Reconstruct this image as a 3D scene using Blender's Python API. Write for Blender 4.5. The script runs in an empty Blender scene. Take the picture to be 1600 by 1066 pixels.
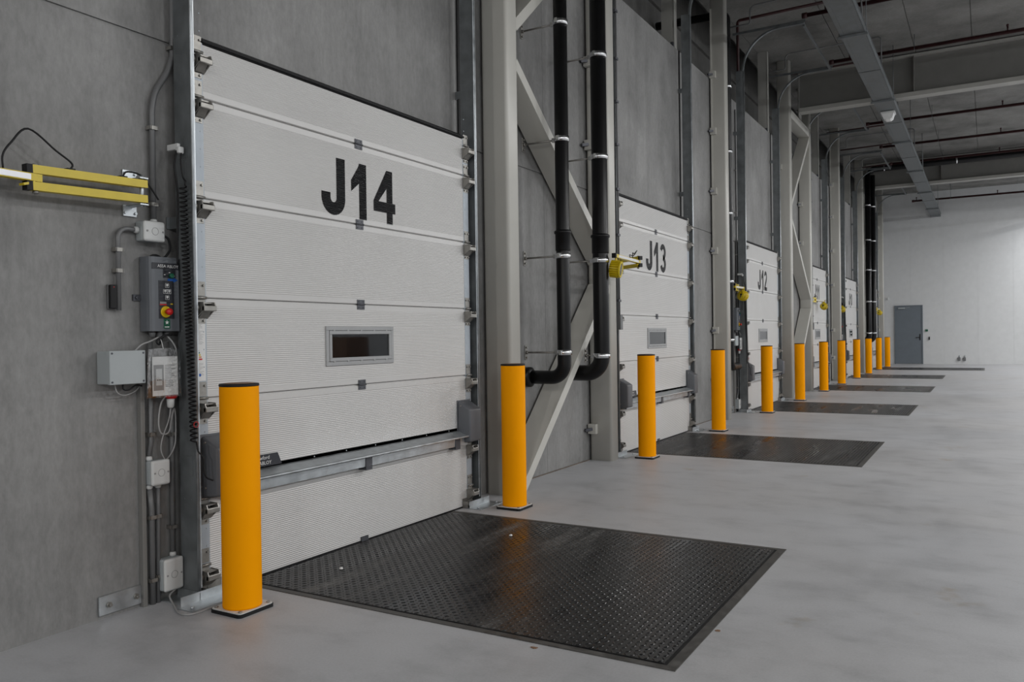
import bpy, bmesh, math, random
from math import sin, cos, pi, radians
from mathutils import Vector, Matrix
random.seed(7)
S = bpy.context.scene
COL = S.collection

# ------------------------------------------------------------------ materials
def new_mat(name):
    m = bpy.data.materials.new(name); m.use_nodes = True
    nt = m.node_tree; b = nt.nodes['Principled BSDF']
    return m, nt, b

def N(nt, t, **kw):
    n = nt.nodes.new(t)
    for k, v in kw.items(): setattr(n, k, v)
    return n

def pos_scaled(nt, sx=1, sy=1, sz=1):
    g = N(nt, 'ShaderNodeNewGeometry'); v = N(nt, 'ShaderNodeVectorMath', operation='MULTIPLY')
    nt.links.new(g.outputs['Position'], v.inputs[0]); v.inputs[1].default_value = (sx, sy, sz)
    return v.outputs[0]

def noise(nt, vec, scale, detail=4, rough=.55):
    n = N(nt, 'ShaderNodeTexNoise'); n.inputs['Scale'].default_value = scale
    n.inputs['Detail'].default_value = detail; n.inputs['Roughness'].default_value = rough
    nt.links.new(vec, n.inputs['Vector']); return n.outputs['Fac']

def ramp(nt, fac, stops):
    r = N(nt, 'ShaderNodeValToRGB'); nt.links.new(fac, r.inputs[0])
    el = r.color_ramp.elements
    while len(el) < len(stops): el.new(.5)
    for e, (p, c) in zip(el, stops):
        e.position = p; e.color = (*c, 1) if len(c) == 3 else c
    return r.outputs[0]

def g3(v): return (v, v, v)

def mulmix(nt, a, b, fac=1.0):
    m = N(nt, 'ShaderNodeMix', data_type='RGBA', blend_type='MULTIPLY'); m.inputs[0].default_value = fac
    nt.links.new(a, m.inputs[6]); nt.links.new(b, m.inputs[7]); return m.outputs[2]

def bump(nt, b, h, strength=.3, dist=.002):
    n = N(nt, 'ShaderNodeBump'); n.inputs['Strength'].default_value = strength; n.inputs['Distance'].default_value = dist
    nt.links.new(h, n.inputs['Height']); nt.links.new(n.outputs[0], b.inputs['Normal']); return n

def plain(name, col, rough=.5, metal=0, var=.12, scale=6, spec=.5, bmp=0, bscale=60, rvar=0):
    m, nt, b = new_mat(name)
    b.inputs['Roughness'].default_value = rough; b.inputs['Metallic'].default_value = metal
    b.inputs['Specular IOR Level'].default_value = spec
    f = noise(nt, pos_scaled(nt), scale, 5)
    lo = tuple(max(0, c*(1-var)) for c in col); hi = tuple(min(1, c*(1+var)) for c in col)
    nt.links.new(ramp(nt, f, [(.3, lo), (.7, hi)]), b.inputs['Base Color'])
    if rvar:
        r = ramp(nt, f, [(.3, g3(max(.02, rough-rvar))), (.7, g3(rough+rvar))]); nt.links.new(r, b.inputs['Roughness'])
    if bmp: bump(nt, b, noise(nt, pos_scaled(nt), bscale, 3), bmp, .002)
    return m

def concrete(name, base, streak=True, rough=.75, mot=.2):
    m, nt, b = new_mat(name); b.inputs['Roughness'].default_value = rough
    b.inputs['Specular IOR Level'].default_value = .4
    big = noise(nt, pos_scaled(nt), .9, 6, .6)
    c1 = ramp(nt, big, [(.3, tuple(c*(1-mot) for c in base)), (.5, base), (.72, tuple(c*(1+mot*.8) for c in base))])
    out = c1
    if streak:
        st = noise(nt, pos_scaled(nt, 3, 3, .3), 1.7, 7, .68)
        out = mulmix(nt, out, ramp(nt, st, [(.3, g3(.83)), (.5, g3(1)), (.75, g3(1.1))]))
    fine = noise(nt, pos_scaled(nt, 1, 1, .45), 30, 6, .75)
    out = mulmix(nt, out, ramp(nt, fine, [(.3, g3(.83)), (.7, g3(1.14))]))
    nt.links.new(out, b.inputs['Base Color'])
    bump(nt, b, noise(nt, pos_scaled(nt), 55, 5, .7), .22, .003)
    rr = ramp(nt, noise(nt, pos_scaled(nt, 1.5, 1.5, .8), 1.3, 4), [(.35, g3(rough-.17)), (.65, g3(rough+.1))])
    nt.links.new(rr, b.inputs['Roughness'])
    return m

def floor_mat():
    m, nt, b = new_mat('polished_concrete')
    base = (.44, .446, .464)
    a = noise(nt, pos_scaled(nt, 1, .6, 1), .8, 8, .66)
    c = ramp(nt, a, [(.3, tuple(x*.8 for x in base)), (.47, base), (.7, tuple(x*1.08 for x in base))])
    w = noise(nt, pos_scaled(nt, 1, 1.6, 1), 2.4, 6, .65)
    c = mulmix(nt, c, ramp(nt, w, [(.33, g3(.86)), (.5, g3(1)), (.7, g3(1.04))]))
    warm = noise(nt, pos_scaled(nt), .33, 3, .5)
    c = mulmix(nt, c, ramp(nt, warm, [(.4, (1.0, .985, .965)), (.6, (1, 1, 1))]))
    st = noise(nt, pos_scaled(nt), 1.9, 4, .6)
    c = mulmix(nt, c, ramp(nt, st, [(.24, (.86, .76, .64)), (.34, (1, 1, 1))]))
    sm = noise(nt, pos_scaled(nt, 1, 1.5, 1), 3.1, 5, .7)
    c = mulmix(nt, c, ramp(nt, sm, [(.68, (1, 1, 1)), (.8, g3(.72))]))
    f = noise(nt, pos_scaled(nt), 90, 4, .7)
    c = mulmix(nt, c, ramp(nt, f, [(.3, g3(.93)), (.7, g3(1.06))]))
    nt.links.new(c, b.inputs['Base Color'])
    nt.links.new(ramp(nt, a, [(.3, g3(.34)), (.7, g3(.56))]), b.inputs['Roughness'])
    b.inputs['Specular IOR Level'].default_value = .45
    bump(nt, b, noise(nt, pos_scaled(nt), 140, 3), .08, .001)
    return m

RIB = .0112
def ribbed(name, col, rough, spec=.5, strength=.55):
    """micro-ribbed steel sheet: fine horizontal ribs all over, flat lips beside the section joints"""
    m, nt, b = new_mat(name)
    b.inputs['Roughness'].default_value = rough; b.inputs['Specular IOR Level'].default_value = spec
    f = noise(nt, pos_scaled(nt), 1.2, 3)
    nt.links.new(ramp(nt, f, [(.3, tuple(c*.96 for c in col)), (.7, tuple(min(1, c*1.03) for c in col))]), b.inputs['Base Color'])
    g = N(nt, 'ShaderNodeNewGeometry'); sx = N(nt, 'ShaderNodeSeparateXYZ'); nt.links.new(g.outputs['Position'], sx.inputs[0])
    def M(op, a, bb=None):
        n = N(nt, 'ShaderNodeMath', operation=op)
        for i, v in enumerate((a, bb)):
            if v is None: continue
            if isinstance(v, (int, float)): n.inputs[i].default_value = v
            else: nt.links.new(v, n.inputs[i])
        return n.outputs[0]
    z = sx.outputs['Z']
    s = M('SINE', M('MULTIPLY', z, 2*pi/RIB))
    fr = M('FRACT', M('DIVIDE', M('SUBTRACT', z, .4935), .5115))
    d = M('MINIMUM', fr, M('SUBTRACT', 1.0, fr))
    mask = M('GREATER_THAN', d, .075)
    bump(nt, b, M('MULTIPLY', s, mask), strength, .0012)
    return m

def dirty_plate():
    m, nt, b = new_mat('black_tread_steel')
    a = noise(nt, pos_scaled(nt, 2.4, .4, 1), 1.9, 7, .68)
    f = noise(nt, pos_scaled(nt, 1.6, .7, 1), 30, 6, .75)
    c = ramp(nt, a, [(.4, (.011, .011, .012)), (.54, (.026, .026, .026)), (.68, (.10, .098, .095))])
    c = mulmix(nt, c, ramp(nt, f, [(.3, g3(.55)), (.5, g3(1)), (.7, g3(1.7))]))
    nt.links.new(c, b.inputs['Base Color'])
    nt.links.new(ramp(nt, a, [(.35, g3(.19)), (.68, g3(.5))]), b.inputs['Roughness'])
    b.inputs['Specular IOR Level'].default_value = .42
    return m

M_ = {}
M_['wall'] = concrete('precast_concrete', (.232, .23, .226), mot=.33, rough=.62)
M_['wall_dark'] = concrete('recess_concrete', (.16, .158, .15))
M_['slab'] = concrete('slab_concrete', (.2, .197, .188), streak=False, mot=.45)
M_['floor'] = floor_mat()
M_['panel'] = plain('far_wall_panel', (.62, .63, .635), .55, var=.03)
M_['white_rib'] = ribbed('white_ribbed_steel', (.61, .602, .59), .34, strength=.72)
M_['black_rib'] = ribbed('black_vinyl_on_ribs', (.005, .005, .006), .2, spec=.2, strength=.8)
M_['white_flat'] = plain('white_sheet', (.64, .63, .61), .4, var=.04)
M_['column'] = plain('column_paint', (.54, .53, .49), .36, var=.035, scale=3)
M_['beam'] = plain('beam_paint', (.19, .187, .175), .5, var=.05)
M_['flange'] = plain('flange_paint', (.36, .355, .33), .45, var=.05)
M_['trim_grey'] = plain('trim_paint', (.19, .187, .178), .5, var=.05)
M_['orange'] = plain('bollard_yellow', (.98, .36, .0), .55, var=.03, scale=3, spec=.05)
M_['black'] = plain('black_rubber', (.009, .009, .01), .55, var=.2, spec=.3)
M_['pipe'] = plain('black_polyethylene', (.005, .005, .0055), .34, var=.2, bmp=.1, bscale=20, spec=.28)
M_['galv'] = plain('galvanised_steel', (.50, .53, .55), .42, .85, .16, 14, rvar=.1)
M_['galv_dark'] = plain('dull_galvanised_steel', (.19, .205, .212), .5, .6, .2, 9, rvar=.1)
M_['galv_lite'] = plain('zinc_edge_cap', (.40, .44, .48), .5, .3, .08, 8)
M_['bright'] = plain('bright_zinc', (.78, .79, .8), .22, 1, .08, 20)
M_['stainless'] = plain('dull_bare_steel', (.30, .29, .27), .4, .7, .16, 30)
M_['grey_plastic'] = plain('grey_plastic', (.115, .122, .135), .45, var=.06, bmp=.08, bscale=160)
M_['ctrl'] = plain('control_box_plastic', (.125, .135, .15), .5, var=.05, bmp=.06, bscale=200)
M_['dark_print'] = plain('dark_print', (.022, .023, .03), .4, var=.1)
M_['lite_plastic'] = plain('light_grey_plastic', (.6, .61, .605), .45, var=.05)
M_['terminal'] = plain('painted_terminal_box', (.37, .4, .41), .45, var=.05)
M_['conduit'] = plain('grey_conduit', (.14, .142, .145), .38, var=.1)
M_['win_frame'] = plain('window_frame_plastic', (.36, .365, .37), .45, var=.05)
M_['red_pipe'] = plain('sprinkler_red', (.036, .005, .006), .45, var=.2)
M_['red'] = plain('signal_red', (.55, .012, .012), .35, var=.05)
M_['yellow'] = plain('signal_yellow', (.75, .52, .005), .35, var=.04)
M_['arm_yellow'] = plain('dock_light_yellow', (.62, .47, .012), .36, var=.06, scale=12)
M_['green'] = plain('signal_green', (.004, .1, .05), .4, var=.1)
M_['blue'] = plain('tag_blue', (.01, .1, .42), .4, var=.05)
M_['white'] = plain('white_print', (.75, .75, .74), .5, var=.05)
M_['greyprint'] = plain('grey_print', (.28, .28, .28), .6, var=.05)
M_['label_silver'] = plain('silver_label', (.6, .6, .62), .3, .4, .05)
M_['hinge'] = plain('grey_hinge_steel', (.085, .088, .10), .45, .4, .12)
M_['fardoor'] = plain('blue_grey_door_paint', (.145, .17, .195), .5, var=.04)
M_['deck'] = dirty_plate()
M_['deck_frame'] = plain('scuffed_dark_steel', (.085, .082, .077), .5, .3, .5, 20, rvar=.15)
M_['sealant'] = plain('brown_sealant', (.15, .12, .1), .8, var=.3)
M_['carton'] = plain('brown_cardboard', (.21, .12, .07), .8, var=.1)
M_['orange2'] = plain('cap_print', (.7, .3, .1), .5)
M_['ins'] = plain('cable_grey', (.33, .33, .33), .5, var=.05)

def glass_mat(name, col, rough=.03, alpha=None):
    m, nt, b = new_mat(name)
    f = noise(nt, pos_scaled(nt), 3, 2)
    nt.links.new(ramp(nt, f, [(.3, tuple(c*.95 for c in col)), (.7, col)]), b.inputs['Base Color'])
    b.inputs['Roughness'].default_value = rough; b.inputs['Transmission Weight'].default_value = 1
    b.inputs['IOR'].default_value = 1.45
    return m
M_['pane'] = glass_mat('tinted_acrylic', (.30, .31, .33))
M_['lens'] = glass_mat('lamp_lens', (.85, .87, .9), .12)
def film():
    m, nt, b = new_mat('clear_film')
    tr = N(nt, 'ShaderNodeBsdfTransparent'); gl = N(nt, 'ShaderNodeBsdfGlossy'); gl.inputs['Roughness'].default_value = .08
    mx = N(nt, 'ShaderNodeMixShader'); lw = N(nt, 'ShaderNodeLayerWeight'); lw.inputs['Blend'].default_value = .35
    mp = N(nt, 'ShaderNodeMath', operation='MULTIPLY_ADD'); mp.inputs[1].default_value = .5; mp.inputs[2].default_value = .14
    nt.links.new(lw.outputs['Fresnel'], mp.inputs[0]); nt.links.new(mp.outputs[0], mx.inputs[0])
    nt.links.new(tr.outputs[0], mx.inputs[1]); nt.links.new(gl.outputs[0], mx.inputs[2])
    bp = N(nt, 'ShaderNodeBump'); bp.inputs['Strength'].default_value = .6; bp.inputs['Distance'].default_value = .01
    nt.links.new(noise(nt, pos_scaled(nt, 1, 1, .6), 22, 3), bp.inputs['Height']); nt.links.new(bp.outputs[0], gl.inputs['Normal'])
    nt.links.new(mx.outputs[0], nt.nodes['Material Output'].inputs[0]); return m
M_['film'] = film()
def emis(name, col, s):
    m, nt, b = new_mat(name); b.inputs['Emission Color'].default_value = (*col, 1); b.inputs['Emission Strength'].default_value = s
    b.inputs['Base Color'].default_value = (.8, .8, .8, 1); return m
M_['diffuser'] = emis('lit_diffuser', (1, .97, .92), 1.2)

# ------------------------------------------------------------------ mesh builder
class MB:
    def __init__(s): s.v = []; s.f = []; s.s = []
    def add(s, vs, fs, smooth=False):
        b = len(s.v); s.v += [tuple(p) for p in vs]
        for f in fs: s.f.append(tuple(b+i for i in f)); s.s.append(smooth)
        return s
    def box(s, x0, x1, y0, y1, z0, z1, bev=0, seg=2):
        if x1 < x0: x0, x1 = x1, x0
        if y1 < y0: y0, y1 = y1, y0
        if z1 < z0: z0, z1 = z1, z0
        vs = [(x, y, z) for x in (x0, x1) for y in (y0, y1) for z in (z0, z1)]
        fs = [(0, 1, 3, 2), (4, 6, 7, 5), (0, 4, 5, 1), (2, 3, 7, 6), (0, 2, 6, 4), (1, 5, 7, 3)]
        if bev <= 0: return s.add(vs, fs)
        bm = bmesh.new(); vv = [bm.verts.new(p) for p in vs]
        for f in fs: bm.faces.new([vv[i] for i in f])
        bmesh.ops.bevel(bm, geom=bm.edges[:], offset=bev, segments=seg, profile=.5, affect='EDGES')
        bm.verts.index_update()
        s.add([v.co.copy() for v in bm.verts], [[v.index for v in f.verts] for f in bm.faces], False); bm.free(); return s
    def prism(s, prof, axis, a0, a1, smooth=False):
        def P(u, v, a): return {'x': (a, u, v), 'y': (u, a, v), 'z': (u, v, a)}[axis]
        n = len(prof); vs = [P(u, v, a0) for u, v in prof] + [P(u, v, a1) for u, v in prof]
        s.add(vs, [tuple(range(n)), tuple(range(2*n-1, n-1, -1))])
        b = len(s.v)-2*n
        for i in range(n):
            j = (i+1) % n; s.f.append((b+i, b+j, b+n+j, b+n+i)); s.s.append(smooth)
        return s
    def bar(s, p, q, w, h, up=(0, 0, 1)):
        p, q, up = Vector(p), Vector(q), Vector(up); d = (q-p).normalized()
        side = d.cross(up).normalized(); u = side.cross(d)
        vs = [o + side*a*w/2 + u*c*h/2 for o in (p, q) for a, c in ((-1, -1), (1, -1), (1, 1), (-1, 1))]
        return s.add(vs, [(3, 2, 1, 0), (4, 5, 6, 7), (0, 1, 5, 4), (1, 2, 6, 5), (2, 3, 7, 6), (3, 0, 4, 7)])
    def tube(s, pts, r, n=10, caps=True, smooth=True):
        pts = [Vector(p) for p in pts]; rs = r if isinstance(r, (list, tuple)) else [r]*len(pts)
        vs, fs = [], []; ref = None
        for i, p in enumerate(pts):
            a = pts[max(0, i-1)]; c = pts[min(len(pts)-1, i+1)]; d = (c-a)
            d = d.normalized() if d.length > 1e-9 else Vector((0, 0, 1))
            if ref is None:
                ref = d.orthogonal().normalized()
            else:
                ref = (ref - d*ref.dot(d)); ref = ref.normalized() if ref.length > 1e-6 else d.orthogonal().normalized()
            bi = d.cross(ref)
            for k in range(n):
                t = 2*pi*k/n; vs.append(p + (ref*cos(t) + bi*sin(t))*rs[i])
        for i in range(len(pts)-1):
            for k in range(n):
                k2 = (k+1) % n; fs.append((i*n+k, i*n+k2, (i+1)*n+k2, (i+1)*n+k))
        b = len(s.v); s.add(vs, fs, smooth)
        if caps:
            m = (len(pts)-1)*n
            s.f.append(tuple(b+k for k in range(n-1, -1, -1))); s.s.append(False)
            s.f.append(tuple(b+m+k for k in range(n))); s.s.append(False)
        return s
    def cyl(s, p, q, r, n=16): return s.tube([p, q], r, n)
    def lathe(s, prof, c, n=32, axis='z', smooth=True):
        """prof: (radius, height) pairs; profile repeats a point to make a sharp edge"""
        def P(r, h, t):
            a, b = r*cos(t), r*sin(t)
            return {'z': (c[0]+a, c[1]+b, c[2]+h), 'x': (c[0]+h, c[1]+a, c[2]+b), 'y': (c[0]+b, c[1]+h, c[2]+a)}[axis]
        base = len(s.v)
        for r, h in prof:
            for k in range(n): s.v.append(P(r, h, 2*pi*k/n))
        for i in range(len(prof)-1):
            for k in range(n):
                k2 = (k+1) % n
                s.f.append((base+i*n+k, base+i*n+k2, base+(i+1)*n+k2, base+(i+1)*n+k)); s.s.append(smooth)
        if prof[0][0] > 1e-6: s.f.append(tuple(base+k for k in range(n-1, -1, -1))); s.s.append(False)
        if prof[-1][0] > 1e-6: s.f.append(tuple(base+(len(prof)-1)*n+k for k in range(n))); s.s.append(False)
        return s
    def torus(s, c, R, r, axis='z', n=20, m=8, a0=0, a1=2*pi):
        pts = []
        full = abs(a1-a0-2*pi) < 1e-6
        for i in range(n+1):
            t = a0+(a1-a0)*i/n; u, v = R*cos(t), R*sin(t)
            pts.append({'z': (c[0]+u, c[1]+v, c[2]), 'x': (c[0], c[1]+u, c[2]+v), 'y': (c[0]+u, c[1], c[2]+v)}[axis])
        return s.tube(pts, r, m, caps=not full)
    def merge(s, o): return s.add(o.v, o.f) or s
    def build(s, name, mat, parent=None, loc=None, recalc=True):
        off = Vector(loc) if loc is not None else Vector((0, 0, 0))
        if parent is not None: off = world_of(parent)
        me = bpy.data.meshes.new(name)
        me.from_pydata([tuple(Vector(p)-off) for p in s.v], [], s.f)
        me.polygons.foreach_set('use_smooth', s.s); me.materials.append(mat if not isinstance(mat, str) else M_[mat]); me.update()
        if recalc:
            bm = bmesh.new(); bm.from_mesh(me); bmesh.ops.recalc_face_normals(bm, faces=bm.faces[:]); bm.to_mesh(me); bm.free()
        o = bpy.data.objects.new(name, me); COL.objects.link(o)
        if parent is not None: o.parent = parent
        elif loc is not None: o.location = off
        return o

def world_of(o):
    v = Vector((0, 0, 0))
    while o is not None: v += o.location; o = o.parent
    return v

def tag(o, label, cat, group=None, kind=None):
    if label: o['label'] = label
    if cat: o['category'] = cat
    if group: o['group'] = group
    if kind: o['kind'] = kind
    return o

def T(name, label, cat, loc, group=None, kind=None):
    o = bpy.data.objects.new(name, None); COL.objects.link(o); o.location = loc; o.empty_display_size = .1
    return tag(o, label, cat, group, kind)

def kids(o): return [c for c in COL.objects if c.parent == o]
def dup(o, d, label=None, parent=None, sx=None):
    c = o.copy(); COL.objects.link(c)
    if parent is not None: c.parent = parent
    else: c.location = o.location + Vector(d)
    if label: c['label'] = label
    for k in kids(o): dup(k, d, None, c)
    return c

def rrect(x0, x1, y0, y1, r, n=4):
    out = []
    for cx, cy, a in ((x1-r, y1-r, 0), (x0+r, y1-r, 90), (x0+r, y0+r, 180), (x1-r, y0+r, 270)):
        for i in range(n+1):
            t = radians(a+90*i/n); out.append((cx+r*cos(t), cy+r*sin(t)))
    return out

def arc_path(p0, corner, p1, r, n=8):
    """straight from p0 to near corner, round bend of radius r, straight to p1"""
    p0, c, p1 = Vector(p0), Vector(corner), Vector(p1); a = (p0-c).normalized(); b = (p1-c).normalized()
    ang = a.angle(b); t = r/math.tan(ang/2); cen = c + (a+b).normalized()*(r/sin(ang/2))
    s0, s1 = c+a*t, c+b*t; out = [p0]
    u, w = s0-cen, s1-cen; th = u.angle(w)
    for i in range(n+1):
        k = i/n; out.append(cen + (u*sin((1-k)*th) + w*sin(k*th))/sin(th))
    out.append(p1); return out

def smooth_path(pts, n=6):
    P = [Vector(p) for p in pts]; P = [P[0]*2-P[1]] + P + [P[-1]*2-P[-2]]; out = []
    for i in range(1, len(P)-2):
        for k in range(n):
            t = k/n; a, b, c, d = P[i-1], P[i], P[i+1], P[i+2]
            out.append(.5*((2*b)+(c-a)*t+(2*a-5*b+4*c-d)*t*t+(-a+3*b-3*c+d)*t**3))
    out.append(P[-2]); return out

def ribbon(pts, w):
    """flat stroke of width w along a 2D polyline -> list of quads (2D)"""
    P = [Vector((*p, 0)) for p in pts]; L, R = [], []
    for i, p in enumerate(P):
        a = P[max(0, i-1)]; c = P[min(len(P)-1, i+1)]; d1 = (p-a); d2 = (c-p)
        d1 = d1.normalized() if d1.length > 1e-9 else d2.normalized(); d2 = d2.normalized() if d2.length > 1e-9 else d1
        n1 = Vector((-d1.y, d1.x, 0)); n2 = Vector((-d2.y, d2.x, 0)); n = (n1+n2).normalized(); k = 1/max(.4, n.dot(n1))
        L.append(p+n*w/2*k); R.append(p-n*w/2*k)
    return [((L[i].x, L[i].y), (R[i].x, R[i].y), (R[i+1].x, R[i+1].y), (L[i+1].x, L[i+1].y)) for i in range(len(P)-1)]

def arc2(cx, cy, rx, ry, a0, a1, n=12): return [(cx+rx*cos(radians(a0+(a1-a0)*i/n)), cy+ry*sin(radians(a0+(a1-a0)*i/n))) for i in range(n+1)]
# glyph strokes in a box .2 wide x .355 high (thickness .068)
TH = .068
def glyph(ch):
    t = TH; h = .355; q = []
    if ch == 'J':
        q += ribbon([(.166, h), (.166, .104)] + arc2(.1, .104, .066, .066, 0, -180, 14)[1:] + [(.034, .135)], .078)
    if ch == '1':
        q += ribbon([(.11, h), (.11, 0)], .07)
        q += [((.078, h), (.078, h-.01), (.0, h-.115), (.0, h-.185)), ((.078, h), (.144, h), (.144, h-.05), (.078, h-.05)), ((.078, h-.01), (.078, h-.125), (.0, h-.185), (.0, h-.115))]
    if ch == '4':
        q += ribbon([(.165, h), (.165, 0)], .062)
        q += ribbon([(0, .108), (.225, .108)], .068)
        q += [((.134, h), (.134, h-.12), (.05, .142), (0, .142)), ((.134, h), (.196, h), (.196, h-.03), (.134, h-.03))]
    if ch == '3':
        q += ribbon(arc2(.1, .255, .068, .068, 165, -90, 14), t*.92) + ribbon(arc2(.1, .105, .07, .073, 90, -165, 14), t*.92)
    if ch == '2':
        q += ribbon(arc2(.1, .25, .068, .072, 170, -25, 12) + [(.055, .08), (.03, .034)], t*.92) + ribbon([(0, .032), (.2, .032)], .064)
    if ch == '0':
        q += ribbon(arc2(.1, h/2, .068, h/2-.033, 0, 360, 28), t*.92)
    if ch == '9':
        q += ribbon(arc2(.1, .245, .066, .077, 0, 360, 20), t*.9) + ribbon([(.166, .245)] + arc2(.1, .12, .066, .088, 0, -160, 12), t*.9)
    return q

def text_mesh(body, size):
    cu = bpy.data.curves.new('writing', 'FONT'); cu.body = body; cu.size = size; cu.align_x = 'CENTER'; cu.align_y = 'CENTER'
    cu.resolution_u = 2
    o = bpy.data.objects.new('writing', cu); COL.objects.link(o); bpy.context.view_layer.update()
    dg = bpy.context.evaluated_depsgraph_get(); me = o.evaluated_get(dg).to_mesh()
    vs = [tuple(v.co) for v in me.vertices]; fs = [tuple(p.vertices) for p in me.polygons]
    o.evaluated_get(dg).to_mesh_clear(); bpy.data.objects.remove(o); bpy.data.curves.remove(cu)
    return vs, fs
def put_text(mb, body, size, x, y, z, sx=1.0):
    vs, fs = text_mesh(body, size); mb.add([(x, y+a*sx, z+b) for a, b, _ in vs], fs); return mb

# ------------------------------------------------------------------ site dimensions
P = 5.405; NB = 6; C0 = 4.017
C = [C0 + P*n for n in range(NB)]
D = -3.46            # inner face of the dock doors
WX = -3.60           # inner face of the concrete wall
NUM = ['J14', 'J13', 'J12', 'J11', 'J10', 'J9']
YF = 35.6; ZC = 6.70; XR = 15.0; YB = -15.0; WT = 5.16
k_ = .9943
def zz(z): return 1.3+(z-1.3)*k_

# ------------------------------------------------------------------ setting
fl = MB(); fl.box(WX-.4, XR, YB, YF+.2, -.2, 0)
tag(fl.build('floor', 'floor'), 'smooth grey concrete floor with faint stains', 'floor', kind='structure')

w = MB()
ys = [YB, 1.402-P+.0] + [6.807+P*n for n in range(-1, 6)]
ys = sorted(set([YB] + [1.402] + [6.807+P*n for n in range(0, 6)])); ys = [y for y in ys if y < YF] + [YF]
for a, b in zip(ys[:-1], ys[1:]):
    w.box(WX-.35, WX-.002, a+.0015, b-.0015, 0, 2.810); w.box(WX-.35, WX-.002, a+.0015, b-.0015, 2.826, WT)
w.box(WX-.34, WX-.012, YB, YF, 0, WT-.01)
tag(w.build('wall_left', 'wall'), 'grey precast concrete wall panels behind the dock doors', 'wall', kind='structure')
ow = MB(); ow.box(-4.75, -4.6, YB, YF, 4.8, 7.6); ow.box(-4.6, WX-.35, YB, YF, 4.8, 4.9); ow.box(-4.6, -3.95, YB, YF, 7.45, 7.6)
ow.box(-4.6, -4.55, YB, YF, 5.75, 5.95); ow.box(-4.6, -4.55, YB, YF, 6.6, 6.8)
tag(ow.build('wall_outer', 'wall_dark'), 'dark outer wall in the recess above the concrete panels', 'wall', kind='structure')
cb = MB()
seams = [-3.79, -2.375, -1.15, -.2, 1.0, 2.2, 3.4, 4.6, 5.8, 7.0, 8.2, 9.4, 10.6, 11.8, 13.0, XR]
for a, b in zip(seams[:-1], seams[1:]):
    cb.box(a+.008, b-.008, YB, YF, ZC, ZC+.3)
cb.box(-3.79, XR, YB, YF, ZC+.02, ZC+.32); cb.box(-4.0, -3.79, YB, YF, ZC+.0, 7.6)
tag(cb.build('ceiling', 'slab'), 'dark concrete ceiling of long precast slabs', 'ceiling', kind='structure')
fw = MB(); nseg = [WX-.35, -2.6, -1.45, -.3, .85, 2.0, 3.15, 4.3, 5.45, 6.6, 7.75, 8.9, 10.05, 11.2, 12.35, 13.5, XR]
for a, b in zip(nseg[:-1], nseg[1:]): fw.box(a+.0015, b-.0015, YF, YF+.15, 0, ZC)
fw.box(WX-.35, XR, YF+.01, YF+.2, 0, ZC)
tag(fw.build('wall_far', 'panel'), 'pale panelled wall closing the far end of the hall', 'wall', kind='structure')
rw = MB(); rw.box(XR, XR+.2, YB, YF, 0, ZC); tag(rw.build('wall_right', 'panel'), 'pale panelled side wall of the hall', 'wall', kind='structure')
bw = MB(); bw.box(WX-.35, XR, YB-.2, YB, 0, ZC); tag(bw.build('wall_back', 'panel'), 'pale panelled wall behind the camera', 'wall', kind='structure')

tr = MB()
for a, b in ((5.9, 7.72), (10.95, 12.19)): tr.box(WX-.004, WX+.012, a, b, 0, .007)
tag(tr.build('trim_1', 'sealant'), 'thin brownish sealant line where the concrete wall meets the floor', 'sealant', kind='structure')

# far personnel door
d1 = T('door_1', 'blue grey personnel door in the pale far wall', 'door', (-2.675, YF, 0), kind='structure')
m = MB(); m.box(-3.14, -2.21, YF-.035, YF, .015, 2.27, .004); m.build('door_leaf', 'fardoor', d1)
m = MB(); m.box(-3.175, -3.14, YF-.05, YF, 0, 2.305); m.box(-2.21, -2.175, YF-.05, YF, 0, 2.305); m.box(-3.14, -2.21, YF-.05, YF, 2.27, 2.305); m.build('door_frame', 'fardoor', d1)
m = MB(); m.box(-3.04, -2.8, YF-.09, YF-.035, 2.17, 2.225, .006); m.bar((-2.8, YF-.07, 2.2), (-2.62, YF-.06, 2.235), .02, .012); m.build('door_closer', 'terminal', d1)
m = MB(); m.box(-2.30, -2.26, YF-.045, YF-.035, .93, 1.17, .003); m.tube([(-2.28, YF-.035, 1.05), (-2.28, YF-.085, 1.05), (-2.29, YF-.095, 1.05), (-2.43, YF-.095, 1.03)], .011, 8); m.build('handle', 'black', d1)

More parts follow.
